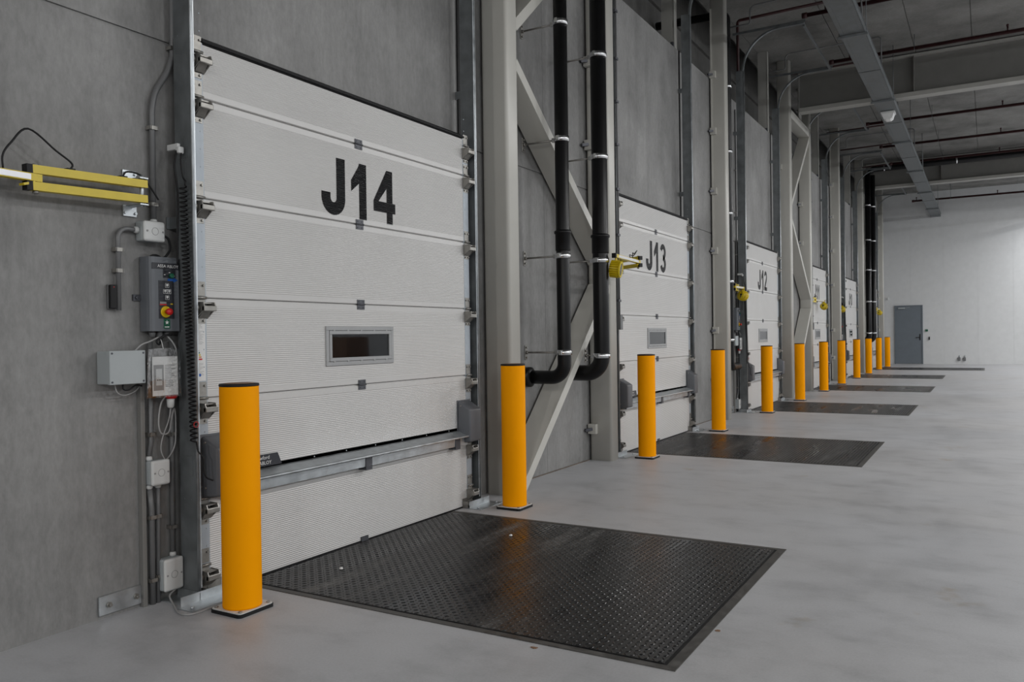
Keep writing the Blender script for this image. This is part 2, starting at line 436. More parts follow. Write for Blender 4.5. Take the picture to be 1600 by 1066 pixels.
# ------------------------------------------------------------------ dock doors
SE = [.0, .4935, 1.005, 1.5165, 2.028, 2.5395, 2.822]    # section joints
def make_door():
    c = C[0]
    r = T('sectional_dock_door', 'x', 'door', (D, c, 0), 'sectional dock doors along the concrete wall', 'thing')
    for z0, z1 in zip(SE[:-1], SE[1:]):
        m = MB(); a = .004
        prof = [(D-.045, z0+.002), (D-.012, z0+.002), (D-.012, z0+.004), (D-.003, z0+.0045), (D, z0+.008), (D, z1-.008), (D-.003, z1-.0045), (D-.012, z1-.004), (D-.012, z1-.0005), (D-.045, z1-.0005)]
        m.prism(prof, 'y', c-1.20, c+1.20)
        m.build('door_section', 'white_rib', r)
    for s in (-1, 1):
        m = MB()
        m.box(D-.045, D+.0015, c+s*1.196, c+s*1.266, .001, SE[6])
        for z0, z1 in zip(SE[:-1], SE[1:]):
            for q in range(5): m.cyl((D, c+s*1.215, z0+.07+q*.09), (D+.0035, c+s*1.215, z0+.07+q*.09), .0035, 8)
        m.build('edge_cap', 'galv_lite', r)
    # roller brackets
    zs = [SE[6]-.055, SE[5], SE[4], SE[3], SE[2], SE[1], .155]
    for s in (-1, 1):
        for i, z in enumerate(zs):
            m = MB(); y0, y1 = c+s*1.203, c+s*1.262
            m.box(D+.001, D+.004, y0, y1, z+.012, z+.085); m.box(D+.001, D+.004, y0, y1, z-.13, z-.005)
            for yy in (y0+.012*s, y1-.012*s):
                for dz in (.065, -.115): m.cyl((D+.004, yy, z+dz), (D+.011, yy, z+dz), .0065, 6)
            # knuckle and sloping carrier
            m.cyl((D+.012, y0, z+.002), (D+.012, y1, z+.002), .008, 8)
            A = [(D+.004, z-.02), (D+.062, z-.022), (D+.07, z-.045), (D+.066, z-.066), (D+.05, z-.07), (D+.004, z-.105)]
            m.prism(A, 'y', c+s*1.19, c+s*1.196); m.prism(A, 'y', c+s*1.258, c+s*1.263)
            m.box(D+.05, D+.07, c+s*1.185, c+s*1.263, z-.068, z-.04, .004)
            m.box(D+.004, D+.05, c+s*1.185, c+s*1.262, z-.03, z-.024)
            m.bar((D+.055, c+s*1.225, z-.052), (D+.012, c+s*1.225, z-.1), .055, .004, (1, 0, 0))
            m.cyl((D+.022, c+s*1.2, z-.05), (D+.022, c+s*1.275, z-.05), .0055, 8)
            m.cyl((D+.022, c+s*1.265, z-.05), (D+.022, c+s*1.279, z-.05), .017, 12)
            b = m.build('roller_bracket', 'stainless', r)
    for z in SE[1:6]:
        if abs(z-SE[1]) < .01: continue
        m = MB(); m.box(D+.001, D+.005, c-.036, c+.032, z+.005, z+.031); m.box(D+.001, D+.005, c-.036, c+.032, z-.031, z-.001)
        m.cyl((D+.006, c-.036, z+.001), (D+.006, c+.032, z+.001), .006, 8)
        for yy in (-.022, .018):
            for dz in (.019, -.02): m.cyl((D+.005, c+yy, z+dz), (D+.008, c+yy, z+dz), .004, 6)
        m.build('hinge', 'hinge', r)
    m = MB(); m.box(D+.001, D+.01, c-.034, c+.03, .005, .036); m.build('bottom_clip', 'hinge', r)
    m = MB(); m.box(D-.05, D+.002, c-1.21, c+1.21, SE[6], SE[6]+.006)
    m.prism([(D-.05, SE[6]+.006), (D+.012, SE[6]+.004), (D+.015, SE[6]+.012), (D-.05, SE[6]+.05)], 'y', c-1.205, c+1.205)
    m.build('top_seal', 'black', r)
    m = MB(); m.box(D-.045, D+.003, c-1.2, c+1.2, .0015, .012); m.build('bottom_seal', 'black', r)
    # window
    y0, y1, z0, z1 = c-.328, c+.318, 1.134, 1.377
    m = MB()
    def ring(a0, a1, b0, b1, t, x0, x1):
        m.box(x0, x1, a0, a1, b1-t, b1, .002, 1); m.box(x0, x1, a0, a1, b0, b0+t, .002, 1)
        m.box(x0, x1, a0, a0+t, b0+t, b1-t, .002, 1); m.box(x0, x1, a1-t, a1, b0+t, b1-t, .002, 1)
    ring(y0, y1, z0, z1, .0255, D-.002, D+.009); ring(y0+.0275, y1-.0275, z0+.0275, z1-.0275, .022, D-.004, D+.012)
    for q in range(5):
        for zc in (z0+.026, z1-.026): m.box(D+.008, D+.0125, y0+.06+q*.125, y0+.075+q*.125, zc-.004, zc+.004)
    wf = m.build('window_frame', 'win_frame', r)
    m = MB(); m.box(D+.002, D+.0045, y0+.048, y1-.048, z0+.048, z1-.048); m.build('window_pane', 'pane', wf)
    m = MB(); m.box(D+.0004, D+.0012, y0+.045, y1-.045, z0+.045, z1-.045); m.build('painted_window_dark', 'dark_print', wf)  # dark sheet on the door face, painting the shade behind the pane
    # reinforcing bar with its covers
    zb = .594
    prof = [(D+.001, zb+.02), (D+.001, zb), (D+.018, zb-.004), (D+.075, zb-.03), (D+.097, zb-.032), (D+.1, zb-.037), (D+.097, zb-.043), (D+.06, zb-.045), (D+.058, zb-.105), (D+.05, zb-.107), (D+.001, zb-.107)]
    m = MB(); m.prism(prof, 'y', c-1.13, c+1.125)
    for q in range(8): m.cyl((D+.001, c-1.0+q*.28, zb+.01), (D+.006, c-1.0+q*.28, zb+.01), .004, 6)
    m.build('reinforcing_bar', 'galv', r)
    for yy in (c-.015, c+.99):
        m = MB(); m.box(D+.058, D+.064, yy-.03, yy+.03, zb-.127, zb-.045); m.box(D+.0, D+.06, yy-.03, yy+.03, zb-.127, zb-.11); m.build('bar_clip', 'hinge', r)
    for s in (-1, 1):
        a, b = sorted((c+s*1.075, c+s*1.245)); bm = bmesh.new()
        x0, x1 = D+.002, D+.112; zt, zl = .818, .512
        base = [(x0, a, zl-.012), (x0, b, zl-.012), (x0, b, zt), (x0, a, zt)]
        ins = .012
        top = [(x1, a+ins, zl), (x1, b-ins*.4, zl), (x1, b-ins*.4, zt-.062), (x1, a+ins, zt-.062)]
        vv = [bm.verts.new(p) for p in base+top]
        for f in ((3, 2, 1, 0), (4, 5, 6, 7), (0, 1, 5, 4), (1, 2, 6, 5), (2, 3, 7, 6), (3, 0, 4, 7)): bm.faces.new([vv[i] for i in f])
        bmesh.ops.bevel(bm, geom=[e for e in bm.edges], offset=.014, segments=3, profile=.5, affect='EDGES'); bm.verts.index_update()
        m = MB(); m.add([v.co.copy() for v in bm.verts], [[v.index for v in f.verts] for f in bm.faces], True); bm.free()
        m.box(x0-.001, x0+.004, a-.004, b+.004, zl-.016, zt+.004)
        cov = m.build('end_cover', 'grey_plastic', r)
        for dz in (.04, .27):
            m = MB(); m.cyl((x0+.03, a-.001, zl+dz), (x0+.03, a+.012, zl+dz), .006, 8); m.build('screw', 'stainless', cov)
    # small maker's plate standing on the bar
    m = MB(); ya, yb = c-.96, c-.735
    m.prism([(ya+.0, .602), (yb+.03, .602), (yb+.0, .668), (ya+.03, .668)], 'x', D+.008, D+.012)
    pl = m.build('name_plate', 'dark_print', r)
    m = MB(); put_text(m, 'Crawford', .03, D+.0126, c-.855, .649); put_text(m, 'ASSA ABLOY', .028, D+.0126, c-.862, .62)
    m.build('lettering', 'white', pl)
    # foot brackets at the lower corners
    for s in (-1, 1):
        m = MB(); y0_, y1_ = sorted((c+s*1.13, c+s*1.262)); m.box(D+.002, D+.05, y0_, y1_, .02, .024); m.box(D+.002, D+.006, y0_, y1_, .0, .07)
        m.box(D+.002, D+.05, y0_, y0_+.004, .004, .05); m.build('bottom_bracket', 'stainless', r)
    return r

def add_number(r, c, num):
    m = MB(); xs = {'J': 0, '1': .262, '2nd': .478}
    pos = [0, .262, .478]
    for i, ch in enumerate(num):
        for k_i, q in enumerate(glyph(ch)):
            zo = .0016 + (.0002 if abs(q[0][0]-q[2][0]) < .001 else 0) + .00012*(k_i % 7 if ch in '14' else 0)
            ar = sum(q[k][0]*q[(k+1) % 4][1]-q[(k+1) % 4][0]*q[k][1] for k in range(4))
            m.add([(D+zo, c-.338+pos[i]+a, 2.062+b) for a, b in q], [(0, 1, 2, 3) if ar > 0 else (3, 2, 1, 0)])
    return m.build('door_number', 'black_rib', r, recalc=False)

DL = ['white sectional dock door marked J14 with black name plate and small dark window',
      'white sectional dock door marked J13 beside the black downpipes',
      'white sectional dock door marked J12 between the single column and the braced columns',
      'white sectional dock door marked J11 behind a yellow dock light',
      'white sectional dock door marked J10, narrow behind the two farthest single bollards',
      'last white sectional dock door, half hidden by the farthest black pipes']
door0 = make_door(); doors = [door0]; door0['label'] = DL[0]
for n in range(1, NB): doors.append(dup(door0, (0, P*n, 0), DL[n]))
for n in range(NB): add_number(doors[n], C[n], NUM[n])

# rating labels on the near edge of the first door
def sticker(root, y, z0, z1):
    m = MB(); m.box(D+.0017, D+.0024, y-.026, y+.026, z0, z1); st = m.build('rating_label', 'white', root)
    m = MB(); rnd = random.Random(3)
    for i in range(46):
        zt = z1-.025-i*(z1-z0-.05)/46
        if .42 < (z1-zt)/(z1-z0) < .72: continue
        m.box(D+.0024, D+.0027, y-.022, y-.022+rnd.uniform(.012, .042), zt-.0015, zt)
    m.build('small_print', 'greyprint', st)
    zc = z0+(z1-z0)*.47
    for j, mt in enumerate(('green', 'green', 'arm_yellow', 'orange2', 'red')):
        m = MB(); m.box(D+.0024, D+.0028, y-.022, y-.014+.005*j, zc-j*.011, zc-j*.011+.008); m.build('colour_band', mt, st)
    m = MB(); m.lathe([(.008, 0), (.008, .0004)], (D+.0024, y-.01, z0+.03), 12, 'x'); m.build('blue_dot', 'blue', st)
sticker(door0, C0-1.232, 1.095, 1.415)

# ------------------------------------------------------------------ guide rails
def make_rail(c, s):
    y = c+s*(1.297 if s < 0 else 1.318); XBK = -3.548
    r = T('guide_rail', 'x', 'guide rail', (WX, y, 0), 'galvanised guide rails beside the dock doors')
    m = MB(); m.box(XBK, -3.417, y-.002, y+.002, .03, 5.62)
    for z in (.5, 1.35, 2.2, 2.84, 3.9, 4.8):
        for dx in (.03, .08): m.cyl((XBK+dx, y-.004, z), (XBK+dx, y+.004, z), .005, 8)
    m.build('rail_plate', 'galv_dark', r)
    for z in (1.9, 3.2, 4.6):
        m = MB(); m.box(WX+.001, XBK+.03, y+s*.003, y+s*.006, z-.03, z+.03); m.box(WX+.001, WX+.005, y+s*.006, y+s*.022, z-.03, z+.03); m.build('wall_bracket', 'galv_dark', r)
    m = MB(); m.cyl((-3.417, y, .03), (-3.417, y, 5.62), .008, 10); m.build('rail_bead', 'galv', r)
    m = MB(); a, b = sorted((c+s*1.24, y-s*.006)); m.box(XBK-.007, XBK-.003, a, b, .03, 2.84); m.build('gap_seal', 'black', r)
    m = MB()     # roller channel inside the plate
    a, b = sorted((y-s*.003, y-s*.017))
    m.box(D+.0415, D+.0435, a, b, .06, 5.6); m.box(D-.05, D-.047, a, b, .05, 2.8); m.build('roller_channel', 'galv', r)
    for z0, z1 in ((2.22, 2.32), (.62, .72)):
        m = MB(); m.box(XBK+.02, XBK+.1, y-.0045, y+.0045, z0, z1); m.build('splice_plate', 'galv_dark', r)
    # curved top of the track
    arc = [(-3.43, y, 5.6)] + [(-3.43+.6-.6*cos(t), y, 5.6+.6*sin(t)) for t in [pi/2*i/14 for i in range(15)]] + [(-2.46, y, 6.2)]
    m = MB()
    prof = [(-.012, -.024), (.012, -.024), (.012, .024), (-.012, .024)]
    vs, fs = [], []
    for i, p in enumerate(arc):
        a_ = Vector(arc[max(0, i-1)]); b_ = Vector(arc[min(len(arc)-1, i+1)]); d = (b_-a_).normalized(); nn = Vector((d.z, 0, -d.x))
        for u, v in prof: vs.append(Vector(p)+nn*u+Vector((0, v, 0)))
    for i in range(len(arc)-1):
        for k in range(4): k2 = (k+1) % 4; fs.append((i*4+k, i*4+k2, i*4+4+k2, i*4+4+k))
    m.add(vs, fs); m.add([vs[-4], vs[-3], vs[-2], vs[-1]], [(0, 1, 2, 3)]); m.build('track_bend', 'galv_dark', r)
    m = MB(); m.box(WX+.01, -2.44, y-.02, y-.016, 6.21, 6.25); m.box(WX+.01, -2.44, y-.02, y+.02, 6.246, 6.25); m.build('track_support', 'galv_dark', r)
    # foot on the floor
    m = MB(); a, b = sorted((c+s*1.12, c+s*1.44)); m.box(-3.402, -3.29, a, b, .0005, .005); a2, b2 = sorted((c+s*1.275, c+s*1.395)); m.box(WX+.005, -3.402, a2, b2, .0005, .005)
    m.box(WX+.03, -3.40, y+s*.008, y+s*.012, .005, .045); m.box(-3.404, -3.40, a+.02, b-.02, .005, .05)
    for yy in (a+.03, b-.03): m.cyl((-3.33, yy, .005), (-3.33, yy, .016), .009, 6)
    m.build('foot_plate', 'galv', r)
    if s > 0:
        m = MB(); m.box(-2.49, -2.46, C0-1.26, C0+1.285, 6.16, 6.2); m.build('track_crossbar', 'galv_dark', r)
    return r
RL = {(0, -1): 'galvanised guide rail beside the grey control box of door J14', (0, 1): 'galvanised guide rail between door J14 and the first pale column',
      (1, -1): 'galvanised guide rail of door J13 behind the thick black downpipe', (1, 1): 'galvanised guide rail on the far edge of door J13',
      (2, -1): 'galvanised guide rail beside the control box of door J12', (2, 1): 'galvanised guide rail between door J12 and the braced columns',
      (3, -1): 'galvanised guide rail on the near edge of door J11', (3, 1): 'galvanised guide rail on the far edge of door J11',
      (4, -1): 'galvanised guide rail on the near edge of door J10', (4, 1): 'galvanised guide rail on the far edge of door J10',
      (5, -1): 'galvanised guide rail on the near edge of the last dock door', (5, 1): 'galvanised guide rail on the far edge of the last dock door'}
rails = {-1: make_rail(C0, -1), 1: make_rail(C0, 1)}
for s in (-1, 1):
    rails[s]['label'] = RL[(0, s)]
    for n in range(1, NB): dup(rails[s], (0, P*n, 0), RL[(n, s)])
# rubber side seal strip above each door on its far side
m = MB(); m.box(WX+.002, WX+.012, C0+1.345, C0+1.375, 2.88, 5.16)
sl = tag(m.build('side_seal', 'black', None, (WX, C0+1.36, 2.88)), 'black rubber strip running up the concrete above door J14', 'seal strip', 'seal strips above the dock doors')
for n in range(1, NB): dup(sl, (0, P*n, 0), 'black rubber strip running up the concrete above door %s' % NUM[n] if n < 5 else 'black rubber strip running up the concrete above the last dock door')

# ------------------------------------------------------------------ dock levellers
def make_plate():
    c = C0; r = T('dock_leveller', 'x', 'dock plate', ((-3.43-1.05)/2, c, 0), 'black dock levellers set in the floor')
    x0, x1, h = -3.455, -1.05, 1.007
    m = MB()
    m.box(x0, x1, c-h, c-h+.036, .0, .0035); m.box(x0, x1, c+h-.036, c+h, .0, .0035); m.box(x1-.046, x1, c-h+.036, c+h-.036, .0, .0035)
    m.build('pit_frame', 'deck_frame', r)
    m = MB(); m.box(x0, x1-.046, c-h+.036, c+h-.036, .0002, .0012); m.build('gap_shade_strip', 'black', r)  # black strip painting the shade of a recess; the floor is uncut
    m = MB(); dx0, dx1, dh = x0+.002, x1-.062, h-.05
    m.box(dx0, dx1, c-dh, c+dh, .001, .0040)
    pitch = .030; nx = int((dx1-dx0)/pitch); ny = int(2*dh/pitch)
    L, W, H = .0128, .0050, .0027
    vs, fs = [], []
    for i in range(nx):
        for j in range(ny):
            x = dx0+.012+i*pitch; y = c-dh+.012+j*pitch; a = pi/4 if (i+j) % 2 else -pi/4
            if x > dx1-.01 or y > c+dh-.01: continue
            ux, uy = cos(a), sin(a); b = len(vs); z = .0040
            for l, ww, hh in ((-L, 0, 0), (0, -W, 0), (L, 0, 0), (0, W, 0), (-L*.5, 0, H), (L*.5, 0, H)):
                vs.append((x+ux*l-uy*ww, y+uy*l+ux*ww, z+hh))
            fs += [(b, b+1, b+5, b+4), (b+1, b+2, b+5), (b+2, b+3, b+5), (b+3, b, b+4, b+5), (b, b+4, b+3)][:4]
    m.add(vs, fs); m.build('tread_deck', 'deck', r)
    return r
PLb = ['black tread plate dock leveller in front of door J14, nearest the camera', 'black tread plate dock leveller in front of door J13', 'black tread plate dock leveller in front of door J12',
       'black tread plate dock leveller in front of door J11', 'black tread plate dock leveller in front of door J10', 'longest thin black dock leveller, in front of the last dock door']
plate0 = make_plate(); plate0['label'] = PLb[0]
for n in range(1, NB):
    q = dup(plate0, (0, P*n, 0), PLb[n])
    if n == 5: q.scale.x = 1.4; q.location.x = -1.754

# ------------------------------------------------------------------ bollards
def make_bollard(x, y):
    r = T('bollard', 'x', 'bollard', (x, y, 0), 'yellow bollards in front of the dock doors')
    m = MB(); m.prism(rrect(x-.104, x+.104, y-.108, y+.108, .018), 'z', .0, .017); m.build('rubber_pad', 'black', r)
    m = MB(); m.prism(rrect(x-.101, x+.101, y-.105, y+.105, .018), 'z', .017, .021); b = m.build('base_plate', 'lite_plastic', r)
    m = MB(); m.lathe([(.091, .021), (.092, .03), (.092, 1.075), (.0905, 1.082)], (x, y, 0), 48); m.build('post', 'orange', r)
    m = MB(); m.lathe([(.093, 1.079), (.0935, 1.083), (.0935, 1.088), (.09, 1.0915), (0, 1.093)], (x, y, 0), 48); cp = m.build('cap', 'black', r)
    m = MB(); m.lathe([(.07, 1.0925), (.07, 1.0935)], (x, y, 0), 32); m.build('cap_sticker', 'carton', cp)
    for a, c_ in ((-1, -1), (1, -1), (1, 1), (-1, 1)):
        m = MB(); m.cyl((x+a*.082, y+c_*.086, .021), (x+a*.082, y+c_*.086, .027), .009, 6); m.build('bolt', 'stainless', b)
    return r
BXY = [(-3.121, 2.73), (-3.112, 5.34), (-3.112, 8.135), (-3.11, 10.775), (-3.11, 13.555), (-3.105, 16.22), (-3.12, 18.945), (-3.135, 21.58), (-3.15, 24.42), (-3.15, 27.05), (-3.17, 29.95), (-3.13, 32.30)]
BL = ['largest yellow bollard, standing by the grey control box at the near edge of door J14', 'yellow bollard in front of the first pale column between doors J14 and J13',
      'yellow bollard before the near edge of door J13', 'yellow bollard in front of the single column after door J13', 'yellow bollard before the near half of door J12',
      'yellow bollard in front of the braced columns after door J12', 'yellow bollard before door J11', 'yellow bollard in front of the single column after door J11',
      'yellow bollard before the lower half of door J10', 'yellow bollard just before the far pair of black pipes', 'second farthest yellow bollard, before the last column', 'farthest yellow bollard, closest to the blue grey door']
b0 = make_bollard(*BXY[0]); b0['label'] = BL[0]
for (x, y), l in zip(BXY[1:], BL[1:]): dup(b0, (x-BXY[0][0], y-BXY[0][1], 0), l)

# ------------------------------------------------------------------ steel columns, braces, beams
CF, CBK = -3.342, -3.588
def colm(y0, y1, z1=6.7, xf=CF, xb=CBK):
    m = MB(); m.prism(rrect(xb, xf, y0, y1, .03, 5), 'z', 0.0, z1); 
    m.s = [not (abs(min(m.v[i][2] for i in f)-max(m.v[i][2] for i in f)) < 1e-6) for f in m.f]; return m
def fixing(root, y, zs):
    for z in zs:
        m = MB(); m.box(CBK+.004, CBK+.09, y-.055, y+.0, z-.05, z+.05); m.build('fixing_plate', 'column', root)
        m = MB(); m.bar((CBK+.045, y-.05, z), (CBK+.0, y-.11, z-.01), .03, .03); m.cyl((CBK+.02, y-.075, z), (CBK+.005, y-.13, z-.012), .008, 6); m.build('fixing_bolt', 'hinge', root)
def frame(label, ya, yb, w=.185):
    r = T('braced_steel_column', label, 'steel column', ((CF+CBK)/2, ya, 0), 'braced column pairs between the dock doors')
    colm(ya, ya+w).build('column', 'column', r); colm(yb, yb+w).build('column', 'column', r)
    xm = (CF+CBK)/2; dx = CF-CBK-.02; a = ya+w-.02; b = yb+.02; zm = 1.93
    nodes = [((a+.03, -.0), (b, zm-.13)), ((b, zm+.13), (a, 3.57)), ((a, 3.87), (b, 5.55))]
    for (p, q) in nodes:
        m = MB(); m.bar((xm, p[0], p[1]), (xm, q[0], q[1]), .085, dx, (1, 0, 0)); m.build('brace', 'column', r)
    m = MB(); m.bar((xm, a, 5.68), (xm, b, 5.68), .16, dx, (1, 0, 0)); m.build('tie', 'column', r)
    fixing(r, yb, (.33, 2.42, 3.27, 4.13)); fixing(r, ya, (4.6,))
    return r
frame('pair of pale steel columns with zigzag bracing and black downpipes after door J14', 5.70, 7.735)
frame('pair of pale steel columns with zigzag bracing after door J12', 16.75, 18.83)
frame('pair of pale steel columns with the far black pipes after door J10', 27.68, 29.62)
for y, xf, l in ((12.2, -3.36, 'single pale steel column between doors J13 and J12'), (23.01, -3.35, 'single pale steel column between doors J11 and J10'), (33.5, -3.36, 'last pale steel column, against the far wall')):
    r = T('steel_column', l, 'steel column', (-3.47, y, 0), 'single steel columns between the dock doors')
    colm(y, y+.16, xf=xf).build('column_shaft', 'column', r)
    m = MB(); m.box(CBK+.01, CBK+.03, y-.02, y+.0, .05, 6.2); m.build('edge_angle', 'column', r)
    fixing(r, y, (.62, 1.35, 2.55, 3.45, 4.35, 5.2))
def girder(y, l):
    r = T('roof_girder', l, 'roof beam', (5.5, y, 5.86), 'steel roof girders')
    m = MB(); m.box(-3.33, XR-.05, y-.006, y+.006, 5.9, 6.66); m.build('web', 'beam', r)
    for z0, z1, nm in ((5.86, 5.945, 'bottom_flange'), (6.64, 6.68, 'top_flange')):
        m = MB(); m.box(-3.33, XR-.05, y-.13, y+.13, z0, z1, .004, 1); m.build(nm, 'flange', r)
    for x in (-1.19, 2.4, 6, 9.6): 
        m = MB(); m.box(x-.006, x+.006, y-.12, y+.12, 5.945, 6.64); m.build('stiffener', 'beam', r)
    m = MB(); m.box(-3.345, -3.33, y-.14, y+.14, 5.75, 6.69)
    m.build('end_plate', 'beam', r)
girder(17.76, 'deep steel roof girder resting by the braced columns after door J12')
girder(28.6, 'deep steel roof girder under the black overhead pipe near the far end')
girder(6.8, 'deep steel roof girder above the first braced columns')
for n in range(0, 5):
    y = C[n]+1.19; r = T('steel_post', ['pale steel post above the far edge of door J14', 'pale steel post standing on the wall top above door J13', 'pale steel post standing on the wall top above door J12', 'pale steel post standing on the wall top above door J11', 'pale steel post standing on the wall top above door J10'][n], 'steel post', (-3.65, y, WT), 'steel posts on top of the concrete wall')
    m = MB(); m.box(-3.78, -3.62, y, y+.008, WT-.0, 6.75); m.build('post_web', 'flange', r)
    m = MB(); m.box(-3.612, -3.60, y-.0, y+.1, WT+.0, 6.72); m.build('post_flange', 'flange', r)
    m = MB(); m.box(-3.64, -3.6, y-.05, y, WT, WT+.06); m.build('post_cleat', 'hinge', r)

# ------------------------------------------------------------------ black downpipes
def clamp(root, x, y, z, r, xw=WX, wallplate=True):
    m = MB(); m.lathe([(r+.002, -.0225), (r+.007, -.0225), (r+.007, .0225), (r+.002, .0225)], (x, y, z), 28); m.box(x-r-.03, x-r-.004, y-.014, y+.014, z-.018, z+.018)
    for s in (-1, 1): m.box(x-.012, x+.012, y+s*(r+.004), y+s*(r+.026), z-.02, z+.02)
    c = m.build('pipe_clamp', 'bright', root)
    m = MB(); m.cyl((xw+.004, y, z), (x-r-.028, y, z), .0085, 8); m.build('clamp_rod', 'stainless', c)
    m = MB(); m.box(xw+.0, xw+.006, y-.018, y+.018, z-.065, z+.065, .002, 1); m.cyl((xw+.006, y, z), (xw+.03, y, z), .016, 8)
    for dz in (-.045, .045): m.cyl((xw+.006, y, z+dz), (xw+.02, y, z+dz), .009, 6)
    m.build('wall_plate', 'stainless', c)
def socket(m, x, y, z, r):
    m.lathe([(r, -.13), (r+.006, -.12), (r+.006, .02), (r+.016, .025), (r+.016, .045), (r+.008, .05), (r, .055)], (x, y, z), 28)
def downpipe(label, x, y, zl, r, clamps, sock, top=6.62, xw=WX, arr=None):
    R = r*2.1
    rt = T('downpipe', label, 'pipe', (x, y, zl), 'black downpipes on the dock wall')
    path = arc_path((xw+.002, y, zl), (x, y, zl), (x, y, top), R, 12)
    m = MB(); m.tube(path, r, 28)
    for z in sock: socket(m, x, y, z, r)
    m.lathe([(r, 0), (r+.03, .0), (r+.03, .05), (r+.012, .055), (r, .07)], (xw+.001, y, zl), 28, 'x')
    m.build('pipe_run', 'pipe', rt)
    for z in clamps: clamp(rt, x, y, z, r, xw)
    return rt
downpipe('thinner black downpipe bending into the wall beside the first pale column', -3.21, 6.41, .932, .0605, (1.153, 2.0, 3.022, 4.04, 5.05), (2.17,))
PIPE2 = downpipe('thicker black downpipe bending into the wall in front of the second pale column', -3.16, 7.10, .94, .075, (2.008, 2.985, 3.945), (2.2,))
clamp(PIPE2, -3.16, 7.10, 1.106, .075, -3.335)
def far_pipe(label, x, y, zl, r, top):
    rt = T('downpipe', label, 'pipe', (x, y, zl), 'black downpipes on the dock wall')
    path = arc_path((WX+.002, y, zl), (x, y, zl), (x, y, top), r*2.1, 10)
    m = MB(); m.tube(path, r, 24); m.build('pipe_run', 'pipe', rt)
    for z in (1.25, 2.25, 3.25, 4.2, 5.3): clamp(rt, x, y, z, r)
    return rt
far_pipe('nearer of the two far black downpipes by the door J10 column', -3.245, 28.05, 1.0, .085, 6.3)
far_pipe('farther of the two far black downpipes by the last dock door', -3.15, 28.45, 1.0, .085, 6.3)
rt = T('overhead_pipe', 'black overhead pipe running across under the far roof slab', 'pipe', (0, 28.05, 6.42))
m = MB(); m.tube(arc_path((-3.15, 28.05, 6.31), (-3.15, 28.05, 6.42), (XR-.1, 28.05, 6.42), .1, 8), .09, 20); m.build('pipe_run', 'pipe', rt)
for x in (-2.75, -.75, 1.0, 1.15, 3.0):
    m = MB(); m.lathe([(.092, -.02), (.098, -.02), (.098, .02), (.092, .02)], (x, 28.05, 6.42), 20, 'x'); m.cyl((x, 28.05, 6.51), (x, 28.05, 6.7), .006, 6); m.build('pipe_hanger', 'bright', rt)
# pipe behind the single column after J13
rt = T('downpipe', 'black downpipe squeezed behind the single column before door J12', 'pipe', (-3.42, 12.55, .7), 'black downpipes on the dock wall')
m = MB(); m.tube(arc_path((-3.43, 13.0, .78), (-3.43, 12.55, .78), (-3.43, 12.55, 6.1), .13, 8) + arc_path((-3.43, 12.55, 6.1), (-3.43, 12.55, 6.22), (-4.55, 12.55, 6.25), .1, 8)[1:], .062, 20)
m.build('pipe_run', 'pipe', rt)
for z in (1.2, 2.1, 3.15, 4.1, 5.1): clamp(rt, -3.43, 12.55, z, .062)

# ------------------------------------------------------------------ conduits and boxes at J14
def clip(root, x, y, z, r):
    m = MB(); m.box(WX, x+r+.004, y-r-.008, y-r-.003, z-.009, z+.009); m.box(WX, x+r+.004, y+r+.003, y+r+.008, z-.009, z+.009); m.box(x+r, x+r+.004, y-r-.006, y+r+.006, z-.009, z+.009); m.build('clip', 'stainless', root)
XC = WX+.022
def conduit(name, label, pts, r=.0125, clips=(), mat='conduit', group=None, n=10):
    rt = T(name, label, 'conduit', pts[0], group); m = MB(); m.tube(pts, r, n); m.build('conduit_run', mat, rt)
    for p in clips: clip(rt, p[0], p[1], p[2], r)
    return rt
conduit('conduit', 'grey conduit kinked beside the J14 guide rail above the upper junction box',
        [(XC, 2.735, 5.1), (XC, 2.735, 2.80)] + smooth_path([(XC, 2.733, 2.75), (XC, 2.70, 2.66), (XC, 2.635, 2.55), (XC, 2.612, 2.46), (XC, 2.61, 2.4)], 5) + [(XC, 2.61, 1.88)], .0145,
        [(XC, 2.735, 2.79), (XC, 2.612, 2.36), (XC, 2.61, 1.98), (XC, 2.735, 3.8)])
conduit('conduit', 'short grey conduit elbow running from the junction box down to the card reader',
        arc_path((XC, 2.54, 1.845), (XC, 2.415, 1.845), (XC, 2.415, 1.45), .05, 8), .0115, [(XC, 2.415, 1.74), (XC, 2.415, 1.64)])
def jbox(label, y0, y1, z0, z1, glands, mat='lite_plastic'):
    r = T('junction_box', label, 'junction box', (WX, (y0+y1)/2, z0), 'white junction boxes on the dock wall')
    m = MB(); m.box(WX, -3.545, y0, y1, z0, z1, .008); m.build('box_body', 'terminal', r)
    m = MB(); m.box(-3.545, -3.525, y0-.002, y1+.002, z0-.002, z1+.002, .012, 3); lid = m.build('box_lid', mat, r)
    m = MB()
    for a in (y0+.014, y1-.014): m.cyl((-3.5255, a, (z0+z1)/2), (-3.523, a, (z0+z1)/2), .005, 8)
    m.torus((-3.5248, (y0+y1)/2, (z0+z1)/2), .018, .0012, 'x', 16, 5); m.build('lid_marks', 'greyprint', lid)
    for (y, zz_, s, ax) in glands:
        m = MB()
        if ax == 'z': m.lathe([(.011, 0), (.017, .002), (.017, .014), (.012, .022)] if s > 0 else [(.012, -.022), (.017, -.014), (.017, -.002), (.011, 0)], (XC, y, zz_), 10)
        else: m.lathe([(.012, -.022), (.017, -.014), (.017, -.002), (.011, 0)], (XC, y, zz_), 10, 'y')
        m.build('cable_gland', 'lite_plastic', r)
    return r
jbox('upper white junction box above the J14 control box', 2.523, 2.637, 1.792, 1.888, [(2.61, 1.888, 1, 'z'), (2.523, 1.845, -1, 'y')])
jbox('middle white junction box below the document pouch at J14', 2.543, 2.645, .592, .712, [(2.562, .712, 1, 'z'), (2.562, .592, -1, 'z'), (2.61, .592, -1, 'z')])
